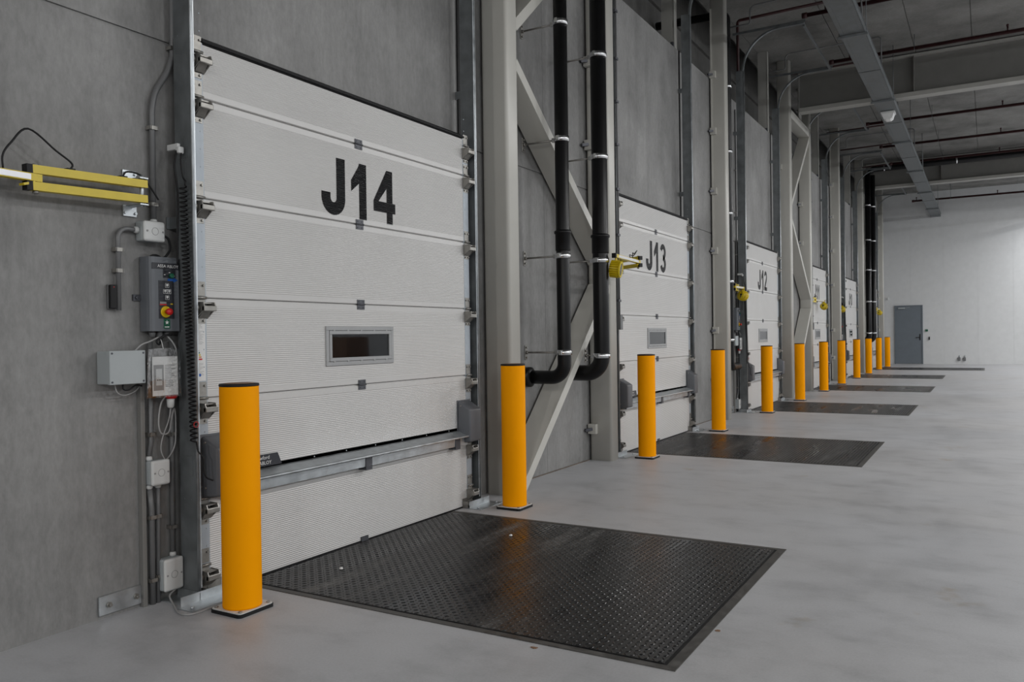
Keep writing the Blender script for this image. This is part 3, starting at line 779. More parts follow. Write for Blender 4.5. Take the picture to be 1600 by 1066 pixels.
jb3 = jbox('lowest white junction box just above the floor beside the J14 rail foot', 2.605, 2.713, .055, .212, [(2.69, .212, 1, 'z')])
conduit('conduit', 'grey conduit dropping to the lowest junction box at J14', [(XC, 2.70, 1.3), (XC, 2.69, .22)], .0125, [(XC, 2.696, .83), (XC, 2.692, .36)])
conduit('conduit', 'grey conduit standing on the floor under the middle junction box, next to cover strip', [(XC, 2.572, 0.0), (XC, 2.572, .47), (XC, 2.562, .57)], .0145, [(XC, 2.572, .43), (XC, 2.572, .12)])
conduit('conduit', 'slim grey conduit standing on the floor under the middle junction box', [(XC, 2.601, 0.0), (XC, 2.610, .47), (XC, 2.61, .57)], .011, [(XC, 2.606, .43), (XC, 2.606, .13)])
conduit('conduit', 'grey conduit rising from the middle junction box behind the document pouch', [(XC, 2.562, .735), (XC, 2.575, .8), (XC, 2.58, 1.3)], .0125, [(XC, 2.576, .84)])
# steel trim strip and galvanised wall plate
m = MB(); m.prism([(WX, 2.517), (WX+.028, 2.517), (WX+.03, 2.524), (WX+.03, 2.538), (WX, 2.540)], 'z', .0, 1.2)
trim = tag(m.build('cable_cover', 'trim_grey', None, (WX, 2.535, 0)), 'narrow grey steel cover strip rising from the floor below the J14 terminal box', 'cover strip', 'cover strips beside control boxes')
wp = T('wall_plate', 'galvanised steel plate with two bolts low on the concrete near door J14', 'steel plate', (WX, 2.41, .02), 'bolted plates low on the wall')
m = MB(); m.box(WX, WX+.012, 2.298, 2.517, .018, .109, .002, 1); m.build('plate', 'galv', wp)
for y in (2.345, 2.486):
    m = MB(); m.cyl((WX+.012, y, .062), (WX+.022, y, .062), .014, 6); m.cyl((WX+.022, y, .062), (WX+.034, y, .062), .007, 8); m.build('bolt', 'stainless', wp)
# terminal box
tb = T('terminal_box', 'large light grey terminal box left of the document pouch at J14', 'terminal box', (WX, 2.4, 1.1), 'grey terminal boxes')
m = MB(); m.box(WX, -3.515, 2.312, 2.494, 1.102, 1.256, .004); m.build('box_body', 'terminal', tb)
m = MB(); m.box(-3.515, -3.498, 2.310, 2.496, 1.100, 1.258, .003); ld = m.build('box_lid', 'terminal', tb)
for y in (2.322, 2.484):
    for z in (1.112, 1.246): m = MB(); m.cyl((-3.498, y, z), (-3.496, y, z), .005, 8); m.build('screw', 'hinge', ld)
# card reader
cr = T('card_reader', 'black card reader with red light on the bare concrete', 'card reader', (WX, 2.39, 1.45))
m = MB(); m.box(WX, WX+.012, 2.366, 2.406, 1.455, 1.573, .003); m.build('back_box', 'conduit', cr)
m = MB(); m.box(WX+.012, WX+.03, 2.368, 2.404, 1.457, 1.571, .004); m.build('reader_body', 'black', cr)
m = MB(); m.box(WX+.03, WX+.031, 2.384, 2.388, 1.558, 1.562); m.build('indicator', 'red', cr)
# control box
def control_box():
    r = T('control_box', 'grey dock control box with red stop button beside door J14', 'control box', (WX, 2.575, 1.35), 'dock control boxes')
    y0, y1, z0, z1 = 2.541, 2.712, 1.35, 1.716; xf = -3.518; K = 1.0227
    YY = lambda v: v*K
    ZZ = lambda v: 1.3+(v-1.3)*K
    def bx(m, xa, xb, ya, yb, za, zb): m.box(xf+xa, xf+xb, YY(ya), YY(yb), ZZ(za), ZZ(zb))
    m = MB(); m.prism([(WX+.003, y0), (xf-.03, y0), (xf-.012, y0+.004), (xf-.003, y0+.012), (xf, y0+.026), (xf, y1-.008), (xf-.008, y1), (WX+.003, y1)], 'z', z0, z1)
    m.build('housing', 'ctrl', r)
    m = MB(); m.box(WX, -3.57, y1-.01, y1+.014, z0+.03, z1-.05)
    for z in (z0+.06, z0+.25): m.cyl((-3.57, y1+.006, z), (-3.56, y1+.006, z), .006, 6)
    m.build('mounting_rail', 'galv', r)
    m = MB(); m.box(WX, WX+.01, y0-.04, y0, z0+.15, z0+.18); m.cyl((WX+.01, y0-.024, z0+.165), (WX+.018, y0-.024, z0+.165), .007, 6); m.build('mounting_ear', 'hinge', r)
    m = MB(); bx(m, 0, .0012, 2.496, 2.645, 1.648, 1.678); bx(m, 0, .0012, 2.556, 2.627, 1.607, 1.65); bp = m.build('brand_panel', 'dark_print', r)
    m = MB(); put_text(m, 'ASSA ABLOY', .021, xf+.0018, YY(2.584), ZZ(1.663)); m.build('lettering', 'white', bp)
    m = MB()
    for yy, zt in ((2.565, 1.622), (2.592, 1.634), (2.618, 1.618)): bx(m, .0012, .0018, yy-.004, yy+.004, zt-.0015, zt+.0015)
    m.build('selector_marks', 'white', bp)
    m = MB(); m.lathe([(.012, 0), (.012, .014), (.010, .016)], (xf+.0012, YY(2.598), ZZ(1.618)), 16, 'x'); m.build('selector_button', 'green', r)
    m = MB(); m.prism([(YY(a), ZZ(b)) for a, b in ((2.582, 1.604), (2.612, 1.604), (2.612, 1.610), (2.636, 1.598), (2.612, 1.586), (2.612, 1.592), (2.578, 1.594))], 'x', xf+.003, xf+.0042); m.build('blue_tag', 'blue', r)
    m = MB(); bx(m, 0, .0014, 2.53, 2.616, 1.409, 1.593); bpn = m.build('button_panel', 'dark_print', r)
    m = MB()
    for yy, zt in ((2.577, 1.57), (2.566, 1.541), (2.588, 1.541), (2.577, 1.512)):
        a = .0105
        for q in ((yy-a, yy+a, zt+a-.0012, zt+a), (yy-a, yy+a, zt-a, zt-a+.0012), (yy-a, yy-a+.0012, zt-a, zt+a), (yy+a-.0012, yy+a, zt-a, zt+a)): bx(m, .0014, .002, *q)
        bx(m, .0014, .002, yy-.005, yy+.006, zt-.001, zt+.007); bx(m, .0014, .002, yy-.002, yy+.001, zt-.007, zt)
    m.build('button_symbols', 'white', bpn)
    m = MB(); bx(m, .0014, .002, 2.536, 2.572, 1.474, 1.480); m.build('red_sticker', 'red', bpn)
    m = MB(); bx(m, .0014, .002, 2.536, 2.572, 1.481, 1.491); m.build('white_sticker', 'greyprint', bpn)
    m = MB(); bx(m, .0014, .002, 2.595, 2.608, 1.478, 1.483); m.build('yellow_sticker', 'yellow', bpn)
    m = MB(); m.lathe([(.0285, 0), (.0285, .0035), (.026, .005)], (xf+.0014, YY(2.567), ZZ(1.442)), 28, 'x'); es = m.build('stop_ring', 'yellow', r)
    m = MB(); m.lathe([(.009, .004), (.009, .02), (.0165, .022), (.0175, .03), (.0155, .037), (.0, .039)], (xf+.0014, YY(2.567), ZZ(1.442)), 20, 'x'); m.build('stop_button', 'red', es)
    m = MB(); bx(m, 0, .0012, 2.556, 2.591, 1.361, 1.408); sg = m.build('star_sign', 'green', r)
    m = MB(); pts = []
    for i in range(10):
        rr = .012 if i % 2 == 0 else .0049; t = pi/2+i*pi/5; pts.append((YY(2.5735)+rr*cos(t), ZZ(1.391)+rr*sin(t)))
    m.prism(pts, 'x', xf+.0012, xf+.0018)
    for i in range(4): bx(m, .0012, .0017, 2.561+i*.0065, 2.5655+i*.0065, 1.366, 1.372)
    m.build('star', 'white', sg)
    m = MB()
    for y, t in ((2.58, .03), (2.62, .04), (2.66, .03)): m.lathe([(.012, -t), (.016, -.012), (.016, 0)], (-3.56, y, z0), 12)
    m.build('cable_gland', 'conduit', r)
    return r
cbx = control_box()
def cable(label, pts, r=.005, mat='black', n=8, group=None, name='cable', cat='cable'):
    pp = smooth_path(pts, 8); m = MB(); m.tube(pp, r, n); return tag(m.build(name, mat, None, pts[0]), label, cat, group)
cable('black cable dropping from the upper junction box to the top of the J14 control box', [(-3.55, 2.637, 1.83), (-3.54, 2.665, 1.81), (-3.54, 2.672, 1.76), (-3.54, 2.65, 1.725), (-3.54, 2.625, 1.707)], .006)
cable('short black cable looped across the top of the J14 control box', [(-3.56, 2.56, 1.706), (-3.55, 2.58, 1.722), (-3.55, 2.61, 1.724), (-3.55, 2.635, 1.706)], .006)
cable('black cable loop under the J14 control box', [(-3.52, 2.60, 1.31), (-3.5, 2.575, 1.285), (-3.5, 2.56, 1.30), (-3.5, 2.60, 1.325), (-3.5, 2.645, 1.335)], .005)
cable('grey cable bowing above the terminal box at J14', [(-3.54, 2.47, 1.256), (-3.53, 2.50, 1.285), (-3.53, 2.545, 1.30), (-3.52, 2.585, 1.32)], .004, 'ins')
cable('grey cable coming off the J14 control box over the pouch', [(-3.52, 2.63, 1.33), (-3.51, 2.66, 1.29), (-3.505, 2.675, 1.25), (-3.50, 2.672, 1.19)], .004, 'ins')
cable('black cable tail sagging under the J14 terminal box', [(-3.53, 2.395, 1.102), (-3.53, 2.40, 1.075), (-3.53, 2.43, 1.072), (-3.54, 2.47, 1.09), (-3.55, 2.51, 1.085)], .004)
cable('thin grey cable looping low from the J14 terminal box into the cover strip', [(-3.54, 2.36, 1.102), (-3.54, 2.375, 1.06), (-3.55, 2.42, 1.045), (-3.56, 2.48, 1.06), (-3.57, 2.52, 1.09)], .003, 'ins')
cable('grey cable hanging in a long loop below the pouch beside the plug', [(-3.54, 2.64, 1.03), (-3.54, 2.607, .99), (-3.53, 2.585, .90), (-3.53, 2.60, .845), (-3.53, 2.64, .845), (-3.54, 2.665, .90), (-3.55, 2.69, .96), (-3.56, 2.705, .90), (-3.56, 2.70, .78), (-3.56, 2.665, .72), (-3.555, 2.632, .705)], .004, 'ins')
cable('thin grey cable hanging from the white plug at J14', [(-3.53, 2.655, .965), (-3.53, 2.64, .90), (-3.53, 2.605, .82), (-3.535, 2.60, .76), (-3.54, 2.625, .71)], .003, 'ins')
cable('grey cable curving from the lowest junction box across the J14 rail foot', [(-3.54, 2.68, .055), (-3.535, 2.635, .03), (-3.45, 2.595, .008), (-3.33, 2.535, .006), (-3.262, 2.56, .006), (-3.262, 2.75, .006), (-3.27, 2.95, .006)], .0045, 'ins')
pg = T('plug', 'white plug with red collar hanging below the document pouch', 'plug', (-3.53, 2.655, 1.03))
m = MB(); m.lathe([(.008, .965-1.03), (.017, .972-1.03), (.019, 1.0-1.03), (.02, 1.012-1.03)], (-3.53, 2.655, 1.03), 10); m.build('plug_body', 'lite_plastic', pg)
m = MB(); m.lathe([(.02, -.018), (.029, -.01), (.029, .012), (.02, .02)], (-3.53, 2.66, 1.03), 14); m.build('collar', 'red', pg)
# document pouch
def pouch():
    r = T('document_pouch', 'clear plastic document pouch hanging under the J14 control box', 'document pouch', (-3.48, 2.59, 1.26), 'document pouches')
    n = 9; vs, fs = [], []; rnd = random.Random(2)
    for side in (0, 1):
        for i in range(n):
            for j in range(n):
                u, v = i/(n-1), j/(n-1); y = 2.497+(2.683-2.497)*u + (v-.5)*(.5-u)*.02; z = 1.026+.235*v
                bul = .010*sin(pi*u)*sin(pi*min(1, v*1.1)) + rnd.uniform(-.0015, .0015)
                vs.append((-3.485+(bul+.003 if side else -bul-.003), y, z + (.006*sin(pi*u) if j == n-1 else 0)))
        b = side*n*n
        for i in range(n-1):
            for j in range(n-1): fs.append((b+i*n+j, b+(i+1)*n+j, b+(i+1)*n+j+1, b+i*n+j+1))
    m = MB(); m.add(vs, fs, True); m.build('pouch_film', 'film', r)
    m = MB(); m.box(-3.4855, -3.4845, 2.522, 2.665, 1.034, 1.225); pp = m.build('paper', 'white', r)
    m = MB(); m.box(-3.4845, -3.4842, 2.528, 2.585, 1.06, 1.185); m.build('printed_photo', 'greyprint', pp)
    m = MB(); m.box(-3.4842, -3.4838, 2.542, 2.575, 1.085, 1.165); m.build('photo_card', 'lite_plastic', pp)
    m = MB()
    for i in range(13): m.box(-3.4845, -3.4842, 2.592, 2.592+random.Random(i).uniform(.03, .06), 1.18-i*.0085, 1.1825-i*.0085)
    for i in range(3): m.box(-3.4838, -3.4835, 2.547+i*.009, 2.553+i*.009, 1.108, 1.114)
    m.build('small_print', 'hinge', pp)
    m = MB(); m.tube(smooth_path([(-3.485, 2.585, 1.262), (-3.49, 2.582, 1.29), (-3.51, 2.585, 1.32)], 4), .0015, 6); m.build('hanging_cord', 'white', r)
    return r
pch = pouch()
# coiled spring cable with its wall bracket
def coil():
    r = T('coiled_cable', 'black coiled cable hanging along the J14 guide rail', 'coiled cable', (-3.47, 2.68, 2.25), 'coiled cables beside the doors')
    m = MB(); m.box(-3.55, -3.47, 2.672, 2.69, 2.255, 2.285, .003); m.box(-3.49, -3.46, 2.672, 2.705, 2.235, 2.27, .006); m.build('cable_bracket', 'lite_plastic', r)
    turns = 62; z0, z1 = 2.07, .80; pts = []
    y_at = lambda t: 2.676+.012*t; x_at = lambda t: -3.438+.038*t
    for i in range(turns*9+1):
        t = i/(turns*9); a = 2*pi*i/9; k = 1 + .25*sin(t*40)*.3
        pts.append((x_at(t)+.0165*cos(a), y_at(t)+.0165*sin(a), z0+(z1-z0)*(t+.02*sin(2*pi*t))))
    pre = smooth_path([(-3.465, 2.69, 2.24), (-3.455, 2.68, 2.19), (-3.45, 2.685, 2.12), (-3.425, 2.683, 2.09)], 5)
    post = smooth_path([(-3.39, 2.695, .79), (-3.385, 2.70, .75), (-3.37, 2.715, .72), (-3.37, 2.72, .66), (-3.365, 2.73, .62), (-3.36, 2.765, .60)], 5)
    m = MB(); m.tube(pre+pts+post, .0042, 5); m.build('coil', 'black', r)
    m = MB(); m.tube(smooth_path([(-3.48, 2.675, 2.25), (-3.47, 2.655, 2.17), (-3.47, 2.665, 2.08), (-3.475, 2.675, 1.98), (-3.48, 2.672, 1.8), (-3.48, 2.67, 1.68)], 6), .005, 6); m.build('feed_cable', 'black', r)
    m = MB(); m.torus((-3.385, 2.69, .885), .014, .002, 'x', 14, 5); m.build('red_tie', 'red', r)
    return r
col_ = coil()

# copies of the control gear at J12 and J10
for n, nm in ((2, 'J12'), (4, 'J10')):
    dy = (0, P*n, 0)
    dup(cbx, dy, 'grey dock control box with red stop button beside door %s' % nm)
    dup(pch, dy, 'clear plastic document pouch hanging under the %s control box' % nm)
    dup(col_, dy, 'black coiled cable hanging along the %s guide rail' % nm)
    dup(tb, dy, 'light grey terminal box beside the document pouch at %s' % nm)
    dup(trim, dy, 'narrow grey steel cover strip beside the %s control box' % nm)
    if n == 2:
        dup(wp, (0, P*n+.02, .0), 'galvanised plate low on the wall behind the bollard before door J12')
        dup(jb3, dy, 'white junction box just above the floor at the J12 rail foot')
        dup(pg, dy, 'white plug with red collar below the J12 document pouch')
        conduit('conduit', 'grey conduit dropping beside the J12 guide rail to the box near the floor', [(XC, 2.742+P*2, 5.0), (XC, 2.742+P*2, .34), (XC, 2.69+P*2, .25), (XC, 2.69+P*2, .22)], .0125, [(XC, 2.742+P*2, z) for z in (.4, .9, 1.9, 2.6, 3.3, 4.0)])
# conduit with small box on the far flank of the second columns (J13, J11)
for y, nm, lx in ((7.985, 'J13', -3.345), (19.075, 'J11', -3.36)):
    rt = T('conduit', 'thin grey conduit down the column flank to a small box before door %s' % nm, 'conduit', (lx, y, 1.35), 'flank conduits with small boxes')
    m = MB(); m.cyl((lx, y, 6.0), (lx, y, 1.5), .011, 8); m.build('conduit_run', 'conduit', rt)
    m = MB(); m.box(lx-.02, lx+.025, y-.03, y+.035, 1.355, 1.51, .004); m.build('switch_box', 'conduit', rt)
    for z in (1.66, 2.35, 2.83, 3.3, 3.75, 4.2, 4.7, 5.3):
        m = MB(); m.box(lx-.02, lx+.018, y-.05, y+.015, z-.012, z+.012); m.build('clip', 'hinge', rt)

# ------------------------------------------------------------------ dock lights
def dock_light(label, hin, elb, head, face, up=.205, base='wall', wallx=WX):
    """hin, elb, head: points; two parallel bars hinge->elbow, one bar elbow->head; lamp faces along `face`"""
    hin, elb, head = Vector(hin), Vector(elb), Vector(head)
    r = T('dock_light', label, 'dock light', hin, 'yellow swing arm dock lights')
    d1 = (elb-hin).normalized(); d2 = (head-elb).normalized(); Z = Vector((0, 0, 1))
    m = MB()
    for sg in (-1, 1):
        m.box(wallx, wallx+.008, hin.y-.036, hin.y+.036, hin.z+sg*.058, hin.z+sg*.112, .001, 1); m.box(wallx, hin.x+.02, hin.y-.022, hin.y+.022, hin.z+sg*.06, hin.z+sg*.066)
    m.cyl(hin+Z*.075, hin-Z*.075, .009, 10)
    for sy in (-.028, .028):
        for sz in (-.095, .095): m.cyl((wallx+.008, hin.y+sy, hin.z+sz), (wallx+.016, hin.y+sy, hin.z+sz), .007, 6)
    m.build('wall_bracket', 'galv', r)
    for dz in (.036, -.036):
        m = MB(); m.bar(hin+Z*dz-d1*.02, elb+Z*dz+d1*.02, .036, .036); a = m.build('swing_arm', 'arm_yellow', r)
        m = MB(); m.bar(elb+Z*dz+d1*.02, elb+Z*dz+d1*.045, .038, .038); m.build('end_cap', 'black', a)
    m = MB(); m.cyl(elb+Z*.062, elb-Z*.07, .007, 8); m.cyl(elb+Z*.055, elb+Z*.06, .013, 6); m.cyl(elb-Z*.066, elb-Z*.055, .013, 6); m.build('pivot_bolt', 'stainless', r)
    h2 = head; side = d2.cross(Z).normalized()
    m = MB(); m.bar(elb-d2*.02, h2, .036, .032); m.bar(elb+d2*.01+Z*-.02, elb+d2*.06-Z*.035, .034, .01); fa = m.build('lamp_arm', 'arm_yellow', r)
    for sg in (-1, 1):
        m = MB(); c0 = elb+d2*.03+side*sg*.0185; c1 = h2-d2*.06+side*sg*.0185; m.bar(c0, c1, .0015, .024); m.build('arm_sticker', 'label_silver', fa)
    m = MB(); m.bar(h2, h2+d2*.025, .042, .044); m.build('end_cap', 'black', fa)
    # lamp head hanging below the end of the arm
    f = Vector(face).normalized(); cen = h2 - Z*.125 + d2*-.03
    rot = Vector((0, 0, 1)).rotation_difference(f).to_matrix()
    def put(mb): mb.v = [tuple(cen + rot @ Vector(p)) for p in mb.v]; return mb
    m = MB(); m.lathe([(0, -.062), (.05, -.06), (.066, -.045), (.07, -.02), (.07, .03), (.078, .034), (.078, .05), (.066, .052), (.058, .046)], (0, 0, 0), 28)
    for i in range(22):
        t = 2*pi*i/22; c_, s_ = cos(t), sin(t)
        q = [(.062*c_, .062*s_), (.083*c_, .083*s_)]; w_ = .0035
        vs = [(q[a][0]-s_*w_*e, q[a][1]+c_*w_*e, z) for z in (-.05, .03) for a in (0, 1) for e in (-1, 1)]
        m.add(vs, [(0, 1, 3, 2), (4, 6, 7, 5), (0, 2, 6, 4), (1, 5, 7, 3), (2, 3, 7, 6), (0, 4, 5, 1)])
    hd = put(m).build('lamp_head', 'arm_yellow', r)
    m = MB(); m.lathe([(.062, .047), (.045, .05), (0, .052)], (0, 0, 0), 24); put(m).build('lens', 'lens', hd)
    m = MB(); m.lathe([(.058, .036), (.03, .02), (0, .016)], (0, 0, 0), 24); put(m).build('reflector', 'bright', hd)
    m = MB(); m.prism([(-.025, -.02), (.025, -.02), (0, .028)], 'z', -.0635, -.062); put(m).build('warning_mark', 'black', hd)
    m = MB(); m.bar(h2-Z*.02-d2*.03, cen+Z*.07, .05, .012, f); m.build('head_bracket', 'arm_yellow', r)
    # cable loops
    cb_ = [hin*.8+elb*.2+Z*.055, hin*.85+elb*.15+Z*.085, hin+Z*.075, hin-d1*.06+Z*.01, hin-d1*.09-Z*.03]
    m = MB(); m.tube(smooth_path(cb_, 6), .0045, 6); m.build('hinge_cable', 'black', r)
    a0, a1 = hin*.3+elb*.7, elb*.76+head*.24
    m = MB(); m.tube(smooth_path([a0+Z*.055, a0+Z*.085-d1*.01, a0*.6+elb*.4+Z*(up*.64), elb*.8+a1*.2+Z*up, a1*.75+elb*.25+Z*(up*.64), a1+Z*.075, a1+Z*.02], 6), .0045, 6); m.build('elbow_cable', 'black', r)
    m = MB(); m.tube(smooth_path([head*.75+elb*.25-Z*.02, head*.8+elb*.2-Z*.09, cen-f*.03-d2*.09-Z*.03, cen-f*.05-Z*.02], 6), .004, 6)
    m.build('lamp_cable', 'black', r)
    for q in (hin*.8+elb*.2, a0):
        m = MB(); m.bar(q+Z*.055-d1*.018, q+Z*.055+d1*.018, .03, .012); m.build('cable_entry', 'black', r)
    return r
dock_light('yellow dock light folded flat on the bare concrete beside the J14 junction box', (-3.5, 2.492, 2.02), (-3.5, 1.985, 2.003), (-3.47, 1.42, 2.0), (0, -1, -.2))
dock_light('yellow dock light swung out beside the thick black downpipe before door J13', (-3.405, 7.965, 2.03), (-3.04, 7.76, 2.035), (-3.035, 7.15, 2.05), (.98, .18, -.15), up=.11, wallx=-3.46)
dock_light('yellow dock light with its back turned above the J12 control box', (-3.5, 4.017-1.51+2*P, 2.03), (-3.42, 12.82, 2.03), (-3.395, 13.25, 2.03), (.25, .95, -.15), up=.11)
dock_light('yellow dock light stretched level across door J11', (-3.385, 19.17, 2.03), (-3.36, 19.42, 2.03), (-3.31, 20.25, 2.03), (.1, .95, -.3), up=.11, wallx=-3.42)
dock_light('yellow dock light beside the single column before door J10', (-3.5, 4.017-1.55+4*P, 2.03), (-3.41, 23.66, 2.03), (-3.37, 23.42, 2.03), (.2, .95, -.2), up=.11)
dock_light('farthest yellow dock light, on the last column pair', (-3.26, 29.72, 2.05), (-3.22, 30.05, 2.05), (-3.18, 30.45, 2.06), (.4, .9, -.2), up=.11, wallx=-3.341)

# ------------------------------------------------------------------ overhead services
ct = T('cable_tray', 'long galvanised cable tray hanging under the ceiling along the hall', 'cable tray', (-1.68, 15, 5.7))
y = -1.0
while y < YF-.1:
    y1 = min(y+1.985, YF-.02); m = MB(); xa, xb = -1.855, -1.51
    m.box(xa, xb, y, y1, 5.70, 5.703); m.box(xa, xa+.003, y, y1, 5.70, 5.80); m.box(xb-.003, xb, y, y1, 5.70, 5.80)
    m.box(xa-.012, xa, y, y1, 5.797, 5.80); m.box(xb, xb+.012, y, y1, 5.797, 5.80); m.box(xa-.006, xb+.006, y-.008, y+.008, 5.692, 5.70)
    for xx in (xa+.06, xb-.06): m.box(xx-.004, xx+.004, y, y1, 5.697, 5.70)
    m.build('tray_section', 'galv_dark', ct); y += 2.0
y = 1.0
while y < YF:
    m = MB(); m.cyl((-1.87, y, 5.66), (-1.87, y, ZC), .006, 6); m.cyl((-1.495, y, 5.66), (-1.495, y, ZC), .006, 6); m.box(-1.89, -1.475, y-.02, y+.02, 5.66, 5.69); m.build('tray_hanger', 'galv_dark', ct); y += 4.0
el = T('ceiling_emergency_light', 'small pale emergency light fixed under the cable tray', 'light fixture', (-1.68, 18.0, 5.6))
m = MB(); m.box(-1.81, -1.55, 17.86, 18.14, 5.655, 5.692, .004); m.build('back_plate', 'lite_plastic', el)
m = MB(); m.prism([(-1.79, 5.655), (-1.57, 5.655), (-1.6, 5.56), (-1.64, 5.535), (-1.72, 5.535), (-1.76, 5.56)], 'y', 17.88, 18.12); m.build('diffuser', 'white', el)

RY = [13.9, 16.57, 22.0, 24.95, 27.6, 33.3]; RYt = [13.72, 16.9, 22.39, 24.72, 27.7]; 
pos_ = ['nearest', 'second', 'third', 'fourth', 'fifth', 'last']
for i, yy in enumerate(RY):
    z = 6.45 if i < 5 else 6.06; x0 = -2.54 if i < 5 else -2.33
    rt = T('sprinkler_pipe', '%s dark red sprinkler pipe crossing under the ceiling, from the camera' % pos_[i], 'sprinkler pipe', (x0, yy, z), 'red sprinkler pipes')
    m = MB(); m.tube([(x0, yy, z), (XR-.05, yy, z)], .034, 14); m.build('pipe_run', 'red_pipe', rt)
    m = MB(); m.tube([(x0-.02, yy, z), (x0+.06, yy, z)], .046, 14); m.build('end_cap', 'red_pipe', rt)
    for x in (-2.2, .35, 2.9, 5.5, 8.1):
        m = MB(); m.cyl((x, yy, z+.03), (x, yy, z+.1), .013, 8); m.cyl((x, yy, z+.1), (x, yy, z+.135), .02, 8); m.build('sprinkler_head', 'red_pipe', rt)
    for x in (-1.1, 1.6, 4.4, 7.2):
        m = MB(); m.cyl((x, yy, z+.03), (x, yy, ZC), .005, 6); m.torus((x, yy, z), .037, .004, 'x', 14, 5); m.build('pipe_hanger', 'galv_dark', rt)
for i, yy in enumerate(RYt):
    z = 6.45 if i else 6.52
    rt = T('ceiling_drain_pipe', '%s thin dark red pipe from dock wall to cable tray, from the camera' % pos_[i], 'pipe', (-3.55, yy, z), 'thin red pipes by the dock wall')
    pts = [(-3.55, yy, z), (-1.95, yy, z+.02)] if i else arc_path((-3.56, yy, 5.2), (-3.56, yy, z), (-1.95, yy, z+.02), .05, 6)
    m = MB(); m.tube(pts, .024 if i == 0 else .018, 10); m.build('pipe_run', 'red_pipe', rt)
for i, yy in enumerate((13.5, 16.2, 19.32, 24.0, 27.2)):
    z = 6.64
    pts = [(-3.7, yy-.02, 6.34)] + arc_path((-3.5, yy-.02, 6.345), (-3.30, yy, 6.35), (-3.30, yy, 6.45), .04, 4) + arc_path((-3.30, yy, 6.45), (-3.30, yy, z), (-1.9, yy, z), .1, 6)[1:]
    conduit('ceiling_conduit', '%s thin dark conduit stepping up from dock wall to ceiling, from the camera' % pos_[i], pts, .012, group='ceiling conduits')
    pts = arc_path((-1.8, yy-.02, z), (-1.62, yy-.02, z), (-1.62, yy+.1, 5.75), .06, 6)
    conduit('ceiling_conduit', '%s thin dark conduit dropping behind the cable tray, from the camera' % pos_[i], pts, .012, group='tray conduits')

# small fittings on the far wall
for x, z, lab, nm, mt, w_, h_ in ((-2.045, 1.31, 'small green grey switch on the far wall next to the personnel door', 'wall_switch', 'green', .045, .04), (-1.955, 1.0, 'small black card reader on the far wall below the switch', 'wall_reader', 'black', .02, .06)):
    m = MB(); m.box(x-w_, x+w_, YF-.04, YF, z-h_, z+h_, .004); tag(m.build(nm, mt, None, (x, YF, z)), lab, 'wall fitting')
for x, lab in ((-.945, 'grey socket low on the far wall, nearer the personnel door'), (-.765, 'grey socket low on the far wall, away from the personnel door')):
    r = T('wall_socket', lab, 'socket', (x, YF, .15), 'sockets on the far wall')
    m = MB(); m.box(x-.045, x+.045, YF-.06, YF, .13, .26, .008); m.build('socket_body', 'conduit', r)
    m = MB(); m.tube([(x+.01, YF-.03, .26), (x+.02, YF-.02, .34)], .015, 8); m.build('cable_stub', 'terminal', r)
m = MB(); m.box(-3.44, -3.38, YF-.05, YF, 2.55, 2.63, .004); tag(m.build('wall_mounted_sensor', 'lite_plastic', None, (-3.41, YF, 2.59)), 'small white motion sensor on the far wall beside the last column', 'sensor')
m = MB(); m.lathe([(.012, 0), (.01, .008), (0, .01)], (-3.148, 3.455, .0065), 8); tag(m.build('pebble', 'white', None, (-3.148, 3.455, 0)), 'small white pebble lying on the tread plate near the largest bollard', 'pebble')
m = MB(); m.lathe([(.012, 0), (.01, .008), (0, .01)], (-2.683, 4.547, .0065), 8); tag(m.build('pebble', 'white', None, (-2.683, 4.547, 0)), 'small white pebble lying on the tread plate near the second bollard', 'pebble')

# carton load standing out in the hall, mirrored in the J14 window
pl_ = T('pallet', 'wooden pallet out in the hall mirrored in the J14 door window', 'pallet', (6.4, 14.7, 0))
for q in range(5):
    m = MB(); m.box(5.8+q*.26, 5.96+q*.26, 14.3, 15.1, .12, .142); m.build('deck_board', 'carton', pl_)
for q in range(3):
    m = MB(); m.box(5.8, 7.0, 14.3+q*.35, 14.4+q*.35, .0, .12); m.build('runner', 'carton', pl_)
for q, lab in enumerate(('lower brown carton on the pallet mirrored in the J14 window', 'upper brown carton on the pallet mirrored in the J14 window')):
    r = T('carton', lab, 'box', (6.4, 14.7, .142+q*.6), 'cartons on the pallet')
    m = MB(); m.box(5.85, 6.95, 14.32, 15.08, .143+q*.6, .742+q*.6, .008); m.build('box_body', 'carton', r)
    m = MB(); m.box(6.37, 6.43, 14.3195, 15.0805, .5+q*.6, .7425+q*.6); m.build('tape', 'arm_yellow', r)

for (x, y), lab in zip(((-1.028, 3.515), (-1.643, 2.965)), ('dry brown leaf scrap on the floor off the near corner of the J14 plate', 'dry brown leaf scrap on the floor along the near edge of the J14 plate')):
    m = MB(); rnd = random.Random(int(x*100)); pts = [(x+.016*cos(2*pi*i/9)*rnd.uniform(.5, 1.2), y+.011*sin(2*pi*i/9)*rnd.uniform(.5, 1.2)) for i in range(9)]
    m.prism(pts, 'z', .0, .003); tag(m.build('leaf_scrap', 'carton', None, (x, y, 0)), lab, 'leaf')

